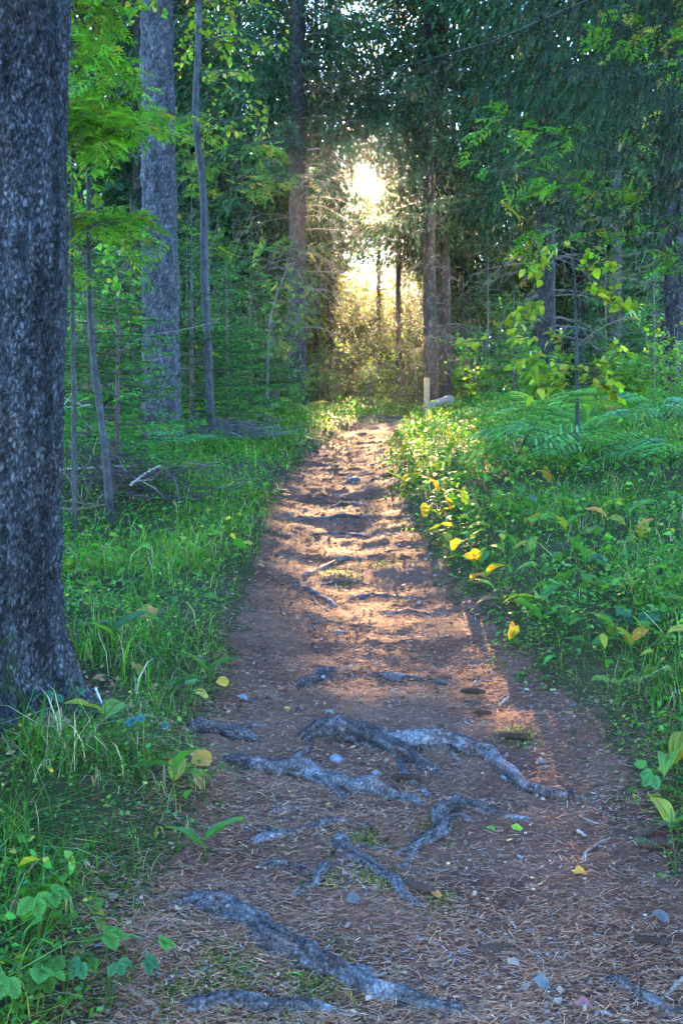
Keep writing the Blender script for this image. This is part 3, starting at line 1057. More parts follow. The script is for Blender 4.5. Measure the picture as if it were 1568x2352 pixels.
def rand_branches(rng, pts, z_from, n, length, tw, ln, up=.35, az0=None, spread=3.14, r0=.008):
    """branches off a stem polyline"""
    p = spline(pts, 30)
    out = []
    zi = np.where(p[:, 2] >= z_from)[0]
    for k in range(n):
        i = rng.choice(zi)
        az = rng.random() * 6.28 if az0 is None else az0 + rng.uniform(-spread, spread)
        L = length * rng.uniform(.55, 1.15)
        d = A([math.cos(az), math.sin(az), up * rng.uniform(.3, 1.6)])
        out.append(([p[i], p[i] + d * L * .5 + A([0, 0, .05]), p[i] + d * L - A([0, 0, .18 * L])], r0, tw, ln))
    return out


def poles():
    # slender rowan next to the great trunk
    d = 7.65
    b = ground_at(172, 1236); d = b[1]
    st = rel([b, at(170, 900, d), at(166, 560, d), at(170, 250, d), at(178, -150, d + .1)], b)
    rg = np.random.default_rng(51)
    brs = rand_branches(rg, st, 1.7, 44, .55, 7, .34, .35, 0.2, 2.6)
    sapling('rowan_sapling', 'rowan', 'slender grey rowan pole with light green leaves beside the great trunk', b, st, [.020, .017, .015, .012, .007], (.55, .55, .52), brs, leaf_rowan(LG, .17, .08), 52)
    b = ground_at(256, 1206); d = b[1]
    st = rel([b, at(238, 1000, d), at(216, 830, d), at(204, 560, d), at(212, 200, d), at(230, -200, d)], b)
    brs = rand_branches(rg, st, 1.9, 26, .5, 6, .3, .3, .3, 3.1)
    sapling('birch_sapling', 'birch', 'crooked pale birch pole bending between brush and the great trunk', b, st, [.034, .027, .022, .019, .016, .010], (.55, .55, .57), brs, leaf_round(LG, .055, .12), 53)
    # grey slim tree further up
    d = 12.4
    b = A([(487 - CX) / F * d, d, H1((487 - CX) / F * d, d)])
    st = rel([b, at(478, 800, d), at(470, 640, d), at(466, 420, d), at(450, 280, d), at(456, 100, d), at(460, -250, d)], b)
    brs = rand_branches(rg, st, 4.4, 22, 1.15, 6, .42, .25, 0.0, 2.0) + rand_branches(rg, st, 3.0, 7, .9, 6, .4, .15, 0.0, 1.2)
    sapling('birch_tree', 'birch', 'slim grey birch with yellowing leaves near the thick bare trunk', b, st, [.055, .05, .047, .044, .042, .038, .03], (.55, .55, .57), brs, leaf_round(YG, .075, .22), 54)
    # pale whip at the wood edge
    d = 14.5
    b = A([(612 - CX) / F * d, d, H1((612 - CX) / F * d, d)])
    st = rel([b, at(615, 850, d), at(622, 730, d), at(660, 610, d)], b)
    brs = rand_branches(rg, st, 1.0, 10, .7, 5, .35)
    sapling('rowan_sapling', 'rowan', 'thin pale whip leaning over before the dark trunk', b, st, [.022, .02, .016, .008], (.9, .87, .84), brs, leaf_rowan(DG, .15, .06), 55)
    # a rowan bough in front of the dark trunk
    d = 13.2
    b = A([(398 - CX) / F * d, d, H1((398 - CX) / F * d, d)])
    st = rel([b, at(398, 800, d), at(396, 560, d), at(392, 300, d)], b)
    brs = [(rel([at(396, 540, d), at(520, 440, d), at(690, 400, d - .3)], b), .014, 15, .46), (rel([at(395, 440, d), at(510, 350, d), at(680, 315, d - .3)], b), .014, 15, .46), (rel([at(397, 600, d), at(470, 570, d), at(640, 545, d - .3)], b), .012, 9, .4)]
    brs += rand_branches(rg, st, 3.4, 5, .6, 5, .4)
    sapling('rowan_tree', 'rowan', 'rowan hidden behind the thick trunk with feathery boughs reaching towards the gap', b, st, [.035, .03, .025, .012], (.55, .55, .57), brs, leaf_rowan((.10, .17, .035), .19, .15), 56)
    # the yellow leaved sapling on the fern bank
    b = ground_at(1328, 1060); d = b[1]
    st = rel([b, at(1325, 960, d), at(1323, 800, d), at(1318, 640, d), at(1300, 480, d)], b)
    brs = []
    for (pl, r, t, l) in (
        ([at(1322, 660, d), at(1240, 690, d), at(1190, 725, d)], .007, 7, .22),
        ([at(1323, 780, d), at(1200, 775, d - .2), at(1055, 785, d - .3)], .007, 5, .16),
        ([at(1323, 860, d), at(1260, 820, d), at(1180, 860, d)], .007, 7, .22),
        ([at(1323, 870, d), at(1370, 850, d), at(1430, 800, d)], .006, 5, .20),
        ([at(1322, 700, d), at(1370, 680, d), at(1420, 700, d)], .006, 5, .22),
        ([at(1324, 900, d), at(1280, 880, d), at(1250, 900, d)], .006, 6, .22),
        ([at(1324, 900, d), at(1350, 880, d), at(1400, 890, d)], .006, 6, .22),
        ([at(1310, 560, d), at(1270, 560, d), at(1230, 600, d)], .005, 5, .2),
        ([at(1320, 640, d), at(1350, 600, d), at(1390, 600, d)], .005, 4, .2)):
        brs.append((rel(pl, b), r, int(t * 1.8), l * 1.15))
    sapling('aspen_sapling', 'sapling', 'thin dark stemmed sapling with yellow green leaves on the fern bank', b, st, [.022, .018, .015, .010, .004], (.4, .5, .5), brs, leaf_round((.17, .24, .02), .085, .25), 57)
    # bright boughs reaching in from the side
    d = 8.4
    b = A([3.35, d, H1(3.35, d)])
    st = rel([b, b + A([0, 0, 2.0]), b + A([-.15, 0, 3.3]), b + A([-.3, 0, 4.8])], b)
    brs = [(rel([at(1690, 540, d), at(1380, 340, d), at(1085, 265, d)], b), .013, 14, .30), (rel([at(1692, 600, d), at(1340, 420, d), at(1070, 385, d)], b), .013, 15, .30), (rel([at(1694, 650, d), at(1380, 530, d), at(1190, 520, d)], b), .01, 12, .3)]
    brs += rand_branches(rg, st, 2.2, 8, .9, 5, .4, az0=3.1, spread=1.2)
    sapling('rowan_tree', 'rowan', 'rowan under the shadowy spruce with bright green boughs reaching over the path', b, st, [.035, .03, .025, .012], (.55, .55, .57), brs, leaf_rowan((.085, .20, .025), .18, .08), 58)


poles()

BUSH = []
for i, (h, n, lf) in enumerate(((1.8, 13, leaf_round(LG, .075, .05)), (1.3, 10, leaf_rowan(LG, .17, .05)), (2.6, 16, leaf_round(DG, .07, .04)))):
    rg = np.random.default_rng(300 + i)
    brs = []
    for k in range(n):
        az = rg.random() * 6.28
        r = h * rg.uniform(.15, .42)
        hh = h * rg.uniform(.5, 1)
        brs.append(([(0, 0, 0), (r * .4 * math.cos(az), r * .4 * math.sin(az), hh * .55), (r * math.cos(az), r * math.sin(az), hh)], .010, 13, .30))
    w, l = branchy(rg, ([(0, 0, -.05), (0, 0, .1), (0.01, 0, h * .8)], [.014, .012, .004], (.09, .075, .06)), brs, lf)
    BUSH.append((h, w.mesh('stems', M_TWIG), l.mesh('foliage', M_LEAF)))


def bush(px, d, k, h, label, rz=0, color=(1, 1, 1), group='leafy bushes in the undergrowth', x=None):
    x = (px - CX) / F * d if x is None else x
    e = empty('leafy_bush', (x, d, H1(x, d) - .02), rz)
    tag(e, label, 'bush', group)
    hh, w, l = BUSH[k]
    e.scale = (h / hh,) * 3
    part('stems', w, e)
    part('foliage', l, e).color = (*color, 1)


for i, (px, d, k, h, lab, c) in enumerate((
    (1115, 18.6, 0, 2.1, 'bright green bush behind the end of the log', (1, 1, 1)),
    (1060, 21.5, 1, 1.6, 'low rowan bush at the foot of the paired trunks', (1, 1, 1)),
    (1240, 15.5, 1, 1.1, 'fresh green rowan bush behind the ferns on the bank', (.9, 1, 1)),
    (1200, 22.0, 2, 3.0, 'tall dim bush between the paired trunks and the dark trunk', (1, 1, 1)),
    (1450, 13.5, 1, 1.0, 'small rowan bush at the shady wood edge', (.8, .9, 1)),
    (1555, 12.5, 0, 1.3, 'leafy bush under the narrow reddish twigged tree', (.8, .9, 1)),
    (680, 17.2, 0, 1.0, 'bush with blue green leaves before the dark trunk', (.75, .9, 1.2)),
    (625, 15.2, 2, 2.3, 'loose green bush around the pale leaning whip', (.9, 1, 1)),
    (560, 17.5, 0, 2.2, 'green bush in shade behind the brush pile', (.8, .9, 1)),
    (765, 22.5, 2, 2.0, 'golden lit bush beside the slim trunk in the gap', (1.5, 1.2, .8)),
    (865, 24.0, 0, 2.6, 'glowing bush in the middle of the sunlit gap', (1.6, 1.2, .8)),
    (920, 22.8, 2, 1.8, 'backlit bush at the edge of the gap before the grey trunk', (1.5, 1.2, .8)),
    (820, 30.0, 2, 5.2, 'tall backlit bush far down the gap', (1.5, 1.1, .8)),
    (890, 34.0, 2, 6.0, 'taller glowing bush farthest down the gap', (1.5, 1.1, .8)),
    (240, 13.5, 2, 3.2, 'green bush behind the leaning birch pole', (1.1, 1, 1)),
    (190, 17.0, 0, 3.4, 'light green bush between great trunk and thick trunk', (1.2, 1.1, 1)),
    (430, 19.0, 2, 4.2, 'tall green bush behind the grey birch', (1, 1, 1)),
    (290, 22.0, 0, 4.5, 'pale green bush high behind the thick bare trunk', (1.3, 1.2, 1)))):
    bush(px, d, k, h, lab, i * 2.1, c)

# ------------------------------------------------------------------ ground cover
def scatter(n, y0, y1, x0=None, x1=None, gam=1.4, rng=RNG, margin=.35):
    """random spots in front of the camera, thinning with distance"""
    u = rng.random(n)
    k = 2 - gam
    y = (y0 ** k + u * (y1 ** k - y0 ** k)) ** (1 / k)
    hw = y * (CX / F) * 1.06 + margin
    x = (rng.random(n) * 2 - 1) * hw
    return x, y


def blades(b, x, y, z, h, w, bend, az, col, jit=RNG):
    n = len(x)
    d = np.stack([np.cos(az), np.sin(az), np.zeros(n)], 1)
    s = np.stack([-np.sin(az), np.cos(az), np.zeros(n)], 1)
    base = np.stack([x, y, z], 1)
    rows = []
    for t, wt in ((0, 1.0), (.4, .9), (.75, .6)):
        c = base + d * (h * bend * t * t)[:, None] + A([0, 0, 1.0]) * (h * (t - .42 * np.clip(bend, 0, 1.6) * t * t))[:, None]
        rows += [c - s * (w * wt / 2)[:, None], c + s * (w * wt / 2)[:, None]]
    tip = base + d * (h * bend)[:, None] + A([0, 0, 1.0]) * (h * (1 - .50 * np.clip(bend, 0, 1.6)))[:, None]
    rows.append(tip)
    v = np.stack(rows, 1).reshape(-1, 3)
    i = (np.arange(n) * 7)[:, None]
    b.add(v, np.concatenate([i + A([0, 1, 3, 2]), i + A([2, 3, 5, 4])]), np.repeat(col, 7, 0))
    b.more(i + A([4, 5, 6]))


TREE_XY = [(-1.33, 3.92, .50), (-2.16, 12, .3), (-1.62, 3.50, .26)]


def clear_of_trees(x, y):
    k = np.ones(len(x), bool)
    for a, c, r in TREE_XY:
        k &= (x - a) ** 2 + (y - c) ** 2 > r * r
    return k


def grass():
    b = MB()
    rng = np.random.default_rng(61)
    x, y = scatter(215000, 2.1, 24, gam=1.55, rng=rng)
    o = off_path(x, y)
    dens = np.clip(np.where(x > 0, .20, .36) + .75 * vnoise(x * 1.1, y * 1.1, 0, 62) + .35 * vnoise(x * 3.7, y * 3.7, 0, 63), .04, 1) * sstep(o, -.06, .22)
    # the long grass on the near bank
    lush = np.exp(-(((x + 1.25) / .55) ** 2 + ((y - 3.2) / .7) ** 2))
    dens = np.clip(dens + lush * .9 * np.clip(.3 + 1.2 * vnoise(x * 5, y * 5, 0, 64), 0, 1), 0, 1)
    dens = np.where((x < -.9) & (y > 7.5) & (y < 11), dens * .8, dens)
    k = (rng.random(len(x)) < dens) & clear_of_trees(x, y)
    x, y, o, lush = x[k], y[k], o[k], lush[k]
    n = len(x)
    h = rng.lognormal(math.log(.15), .38, n) * (1 + .8 * lush) * (.55 + .45 * sstep(o, 0, .5)) * (1 + .25 * sstep(y, 6, 12))
    w = rng.uniform(.0022, .0046, n) * (1 + .9 * sstep(y, 5, 14)) * (1 + (rng.random(n) < .05) * 1.6)
    h = np.minimum(h, .05 + .8 * np.maximum(o, 0))
    bend = np.minimum(rng.gamma(3.2, .34, n), 2.2)
    az = rng.random(n) * 6.28
    az = np.where(rng.random(n) < .65, az, np.where(x < 0, 5.3, 3.6) + rng.normal(0, .8, n))
    col = greens(rng, n, (.056, .175, .018), .32, .13, (.20, .21, .04))
    pt = vnoise(x * .9, y * .9, 0, 66)[:, None]
    col = col * (1 + .45 * pt * A([1.2, .7, .2])) * (1 + .35 * vnoise(x * 2.7, y * 2.7, 0, 67))[:, None]
    dry = rng.random(n) < .06 + (.05 + .30 * lush) * sstep(vnoise(x * 3, y * 3, 0, 65), -.2, .5)
    col[dry] = A([.38, .32, .21]) * rng.lognormal(0, .35, (dry.sum(), 1))
    blades(b, x, y, height(x, y) - .01, h, w, bend, az, col)
    tag(b.build('grass', M_GRASS), 'green grass and sedge on both banks of the path', None, None, 'stuff')


grass()


def bilberry():
    b = MB()
    rng = np.random.default_rng(71)
    # small leaved plants stand in clumps, several leaves to a spot
    x, y = scatter(30000, 2.1, 23, gam=1.35, rng=rng)
    o = off_path(x, y)
    dens = np.clip(np.where(x > 0, .70, .50) + .8 * vnoise(x * 1.4, y * 1.4, 0, 72) + .4 * vnoise(x * 4, y * 4, 0, 73), .05, 1) * np.where(x > 0, sstep(o, -.12, .15), sstep(o, .0, .28))
    dens = np.where((x < -1.0) & (y > 7.0) & (y < 11), dens * .8, dens)
    k = (rng.random(len(x)) < dens) & clear_of_trees(x, y)
    x, y, o = x[k], y[k], o[k]
    per = 7
    n = len(x) * per
    hmax = np.repeat(np.where(x > 0, 1.8, 1.0) * (.05 + .17 * np.clip(.5 + .6 * vnoise(x * 1.9, y * 1.9, 0, 74), 0, 1)) * sstep(o, -.05, .5) + .02, per)
    sz = np.repeat(.013 + .0012 * np.clip(y - 3, 0, 14), per) * rng.uniform(.7, 1.5, n)
    spread = np.repeat(.035 + .004 * y, per)
    X = np.repeat(x, per) + rng.normal(0, 1, n) * spread
    Y = np.repeat(y, per) + rng.normal(0, 1, n) * spread
    Z = height(X, Y) + hmax * rng.random(n) ** .6
    az = rng.random(n) * 6.28
    d = np.stack([np.cos(az), np.sin(az), rng.normal(.1, .35, n)], 1)
    up = unit(rng.normal(0, .45, (n, 3)) + A([0, 0, 1.0]))
    tone = np.repeat(rng.random(len(x)), per)
    col = greens(rng, n, (.058, .165, .022), .28, .07, (.24, .23, .035))
    col = np.where((tone < .25)[:, None], col * A([.75, .95, 1.5]), col)
    col = np.where((tone > .86)[:, None], col * A([1.9, 1.35, .9]), col)
    add_kites(b, np.stack([X, Y, Z], 1), d, up, sz * 1.25, sz * .8, col, .05)
    # their wiry stems
    m = rng.random(len(x)) < .5
    xs, ys = x[m], y[m]
    ns = len(xs)
    blades(b, xs, ys, height(xs, ys) - .01, rng.uniform(.06, .17, ns), np.full(ns, .0025), rng.uniform(0, .5, ns), rng.random(ns) * 6.28, greens(rng, ns, (.05, .07, .025), .3, 0))
    tag(b.build('bilberry_plants', M_LEAF), 'low small leaved bilberry cover on the banks', None, None, 'stuff')


bilberry()


def broad_cover():
    b = MB()
    rng = np.random.default_rng(76)
    x, y = scatter(30000, 2.1, 17, gam=1.25, rng=rng)
    o = off_path(x, y)
    k = (rng.random(len(x)) < np.clip(np.where(x > 0, .62, .35) + .9 * vnoise(x * 1.2, y * 1.2, 0, 77), 0, 1) * np.where(x > 0, sstep(o, -.12, .1), sstep(o, .02, .2))) & clear_of_trees(x, y)
    x, y, o = x[k], y[k], o[k]
    n = len(x)
    az = rng.random(n) * 6.28
    d = np.stack([np.cos(az), np.sin(az), rng.normal(.05, .3, n)], 1)
    P = np.stack([x, y, height(x, y) + np.where(x > 0, 1.9, 1.0) * (.02 + .17 * rng.random(n) ** 1.1) * sstep(o, -.1, .35)], 1)
    s = rng.lognormal(math.log(.034), .38, n)
    add_leaves(b, P, d, unit(rng.normal(0, .4, (n, 3)) + A([0, 0, 1.0])), s, s * rng.uniform(.45, .9, n), greens(rng, n, (.07, .19, .026), .3, .10, (.30, .27, .03)), .15, .3)
    # long strap leaves of woodrush
    x, y = scatter(9000, 2.1, 11, gam=1.3, rng=rng)
    o = off_path(x, y)
    k = (rng.random(len(x)) < np.clip(.25 + 1.1 * vnoise(x * 1.6, y * 1.6, 0, 79), 0, 1) * sstep(o, .05, .3)) & clear_of_trees(x, y)
    x, y = x[k], y[k]
    n = len(x)
    blades(b, x, y, height(x, y) - .01, np.minimum(rng.uniform(.14, .36, n), .08 + .9 * np.maximum(off_path(x, y), 0)), rng.uniform(.005, .010, n), rng.uniform(.7, 1.5, n), rng.random(n) * 6.28, greens(rng, n, (.06, .16, .035), .3, .15, (.33, .29, .16)))
    tag(b.build('leafy_ground_cover', M_LEAF), 'mixed broad and strap shaped leaves growing among the grass', None, None, 'stuff')


broad_cover()


def moss():
    b = MB()
    rng = np.random.default_rng(81)
    P = []
    for (cx, cy, sx, sy, n) in ((-1.60, 3.50, .15, .14, 6000), (-1.15, 3.62, .22, .08, 2500), (-.90, 3.98, .10, .10, 1500), (-1.0, 3.85, .20, .12, 2000), (-.92, 3.6, .16, .10, 1200), (-1.3, 3.6, .22, .10, 1500)):
        P.append(np.stack([cx + rng.normal(0, sx, n), cy + rng.normal(0, sy, n)], 1))
    for (px, py, s, n) in ((850, 1935, .03, 260), (870, 2015, .04, 420), (735, 2035, .03, 300), (540, 2235, .06, 900), (430, 2280, .05, 600), (730, 2240, .07, 700), (1190, 1700, .04, 300), (1005, 1905, .03, 250), (785, 1330, .07, 500), (880, 1300, .05, 250), (770, 1315, .06, 400), (900, 1130, .12, 500), (720, 2345, .08, 500), (1000, 2070, .03, 200), (800, 1945, .03, 200), (560, 1765, .05, 250)):
        g = ground_at(px, py)
        P.append(np.stack([g[0] + rng.normal(0, s, n), g[1] + rng.normal(0, s * 1.2, n)], 1))
    P = np.concatenate(P)
    x, y = P[:, 0], P[:, 1]
    k = (x + 1.40) ** 2 + (y - 3.98) ** 2 > .20 ** 2
    x, y = x[k], y[k]
    n = len(x)
    blades(b, x, y, height(x, y) + .002, rng.uniform(.010, .028, n), rng.uniform(.003, .005, n), rng.uniform(.2, 1.2, n), rng.random(n) * 6.28, greens(rng, n, (.085, .13, .018), .28, .05))
    tag(b.build('moss', M_GRASS), 'bright green moss around the great trunk and between roots', None, None, 'stuff')


moss()


def needle_litter():
    b = MB()
    rng = np.random.default_rng(91)
    n0 = 150000
    u = rng.random(n0)
    y = (2.1 ** -.6 + u * (15.5 ** -.6 - 2.1 ** -.6)) ** (1 / -.6)
    x = path_l(y) - .45 + rng.random(n0) * (path_r(y) - path_l(y) + .9)
    k = rng.random(n0) < np.clip(1.0 - sstep(off_path(x, y), .0, .45), .15, 1) * np.clip(.75 + .6 * vnoise(x * 2.6, y * 2.6, 0, 92), .4, 1)
    x, y = x[k], y[k]
    n = len(x)
    z = path_z(x, y) + rng.uniform(.002, .010, n)
    az = rng.normal(0, .75, n) + np.where(rng.random(n) < .5, 0, math.pi)
    pit = rng.normal(0, .16, n)
    L = rng.uniform(.012, .034, n) * (1 + .06 * y)
    d = np.stack([np.cos(az) * np.cos(pit), np.sin(az) * np.cos(pit), np.sin(pit)], 1)
    s = np.stack([-np.sin(az), np.cos(az), np.zeros(n)], 1)
    w = rng.uniform(.0010, .0019, n) * (1 + .10 * y)
    p = np.stack([x, y, z], 1)
    a, e = p - d * (L / 2)[:, None], p + d * (L / 2)[:, None]
    sw = s * (w / 2)[:, None]
    v = np.stack([a - sw, a + sw, e + sw * .7, e - sw * .7], 1).reshape(-1, 3)
    i = (np.arange(n) * 4)[:, None]
    tone = rng.random(n)
    col = np.where((tone < .5)[:, None], A([.32, .120, .058]), np.where((tone < .8)[:, None], A([.42, .225, .125]), A([.10, .052, .036])))
    col = np.where((tone > .95)[:, None], A([.25, .22, .21]), col) * rng.lognormal(0, .28, (n, 1))
    b.add(v, i + A([0, 1, 2, 3]), np.repeat(col, 4, 0))
    # bark flakes, lichen crumbs and leaf bits
    m_ = 12000
    u = rng.random(m_)
    y = (2.1 ** -.4 + u * (14 ** -.4 - 2.1 ** -.4)) ** (1 / -.4)
    x = path_l(y) - .2 + rng.random(m_) * (path_r(y) - path_l(y) + .4)
    p = np.stack([x, y, path_z(x, y) + rng.uniform(.003, .008, m_)], 1)
    az = rng.random(m_) * 6.28
    d = np.stack([np.cos(az), np.sin(az), rng.normal(0, .3, m_)], 1)
    up = unit(rng.normal(0, .35, (m_, 3)) + A([0, 0, 1.0]))
    tone = rng.random(m_)
    col = np.where((tone < .45)[:, None], A([.10, .065, .05]), np.where((tone < .93)[:, None], A([.21, .14, .10]), np.where((tone < .965)[:, None], A([.13, .15, .16]), A([.30, .18, .06]))))
    s = rng.lognormal(math.log(.008), .40, m_) * (1 + .16 * np.clip(y - 3, 0, 12))
    add_kites(b, p, d, up, s * 1.5, s, col * rng.lognormal(0, .3, (m_, 1)), .0)
    m_ = 2600
    a_ = rng.random(m_) * 6.28
    r_ = .22 + rng.gamma(2.0, .11, m_)
    x, y = -1.33 + r_ * np.cos(a_), 3.92 + r_ * np.sin(a_)
    p = np.stack([x, y, height(x, y) + rng.uniform(.003, .02, m_)], 1)
    d = np.stack([np.cos(a_ * 7), np.sin(a_ * 7), rng.normal(0, .4, m_)], 1)
    s = rng.lognormal(math.log(.016), .45, m_)
    add_kites(b, p, d, unit(rng.normal(0, .5, (m_, 3)) + A([0, 0, 1.0])), s * 1.6, s * .7, np.where((rng.random(m_) < .6)[:, None], A([.12, .07, .045]), A([.24, .16, .09])) * rng.lognormal(0, .35, (m_, 1)), .0)
    tag(b.build('needle_litter', M_LITTER), 'fallen brown needles and bark flakes covering the path', None, None, 'stuff')


needle_litter()

# ------------------------------------------------------------------ roots across the path
def root(label, pts, w, seed, branches=(), bury=.44, taper=(.75, .35), name='exposed_root', moss=0.0):
    rg = np.random.default_rng(seed)
    G = [ground_at(px, py) for px, py in pts]
    base = G[len(G) // 2].copy()
    e = None
    b = MB()

    def one(pts, w, taper, sd, joined=False):
        G = A([ground_at(px, py) for px, py in pts])
        n = max(18, int(np.linalg.norm(np.diff(G, axis=0), axis=1).sum() / .010))
        p = spline(G, n)
        y = p[:, 1]
        t = np.linspace(0, 1, n)
        px_m = F / y
        r = (w / 2) / px_m * (1 + .20 * vnoise(t * 7, t * 0 + sd, 0, sd) + .10 * vnoise(t * 23, t * 0 + sd, 0, sd + 1))
        r = r * np.interp(t, [0, .12, .5, .9, 1], [taper[0] * .8, 1, 1, max(.5, taper[1]), taper[1] * .5])
        p[:, 0] += .35 * r * vnoise(t * 9, t * 0, 0, sd + 2)
        end = np.maximum(0 if joined else np.exp(-t / .04), np.exp(-(1 - t) / .05))
        p[:, 0] += .012 * vnoise(t * 4 * n * .010 * 3, t * 0 + 5, 0, sd + 9)
        p[:, 1] += .015 * vnoise(t * 4 * n * .010 * 3, t * 0 + 8, 0, sd + 10)
        p[:, 2] = height(p[:, 0], p[:, 1]) + r * (1 - 2 * bury) * .9 - end * r * 1.6 + .25 * r * vnoise(t * 5, t * 0 + 3, 0, sd + 3)
        sides = 24

        sh = {}

        def rf(R, a, i):
            tt = t[i]
            s_ = tt * n * .010
            tw_ = a + 1.5 * vnoise(s_ * 3, a * 0, 0, sd + 4)
            fib = vnoise(np.cos(tw_) * 5, np.sin(tw_) * 5, s_ * 3, sd + 5) + .6 * vnoise(np.cos(tw_) * 11, np.sin(tw_) * 11, s_ * 9, sd + 7)
            knot = sstep(vnoise(s_ * 9, np.cos(a) * 1.2, np.sin(a) * 1.2, sd + 8), .35, .8)
            ridge = .20 * fib + .22 * vnoise(np.cos(a) * 1.4, np.sin(a) * 1.4, s_ * 8, sd + 5) + .09 * vnoise(np.cos(a) * 4, np.sin(a) * 4, s_ * 26, sd + 6) + .25 * knot
            sh['f'] = .45 + .55 * sstep(fib, -.5, .4)
            return R * (1 + ridge)
        v, f = tube_vf(p, r, sides, rf)
        nn = fbm(v[:, 0] * 14, v[:, 1] * 14, v[:, 2] * 14, sd, 3)
        red = sstep(nn, .15, .6)[:, None]
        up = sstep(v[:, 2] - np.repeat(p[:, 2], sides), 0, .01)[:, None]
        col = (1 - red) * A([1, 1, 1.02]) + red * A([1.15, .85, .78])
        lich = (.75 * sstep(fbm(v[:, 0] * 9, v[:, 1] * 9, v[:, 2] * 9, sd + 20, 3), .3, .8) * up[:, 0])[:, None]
        col = col * (.72 + .42 * up) * sh['f'].reshape(-1, 1)  # paler tops, darker undersides: wear and damp, plus shading painted into the colour
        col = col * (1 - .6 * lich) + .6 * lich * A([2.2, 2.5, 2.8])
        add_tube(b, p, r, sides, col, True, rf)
    one(pts, w, taper, seed, label.startswith(('long winding', 'flat root', 'stout root')))
    for j, (bp, bw) in enumerate(branches):
        one(bp, bw * 1.1, (1.2, .4), seed + 40 + j, True)
    # thin side roots leaving it
    q = A(pts, float)
    for j in range(2 if w > 24 else 1 if w > 16 else 0):
        k = int(rg.integers(1, len(q) - 1))
        t_ = unit(q[k + 1] - q[k - 1]) if k + 1 < len(q) else unit(q[k] - q[k - 1])
        sgn = 1 if rg.random() < .5 else -1
        d_ = unit(t_ + sgn * A([-t_[1], t_[0]]) * rg.uniform(.5, 1.1)) * A([1, .7]) * rg.uniform(60, 130)
        one([tuple(q[k]), tuple(q[k] + d_ * .4 + rg.normal(0, 7, 2)), tuple(q[k] + d_)], w * rg.uniform(.3, .5), (1.2, .3), seed + 60 + j, True)
    o = b.build(name, M_ROOT, None, True)
    for v in (o.data,):
        v.transform(__import__('mathutils').Matrix.Translation(-Vector(base)))
    o.location = base
    tag(o, label, 'root', 'tree roots exposed across the path')
    return o


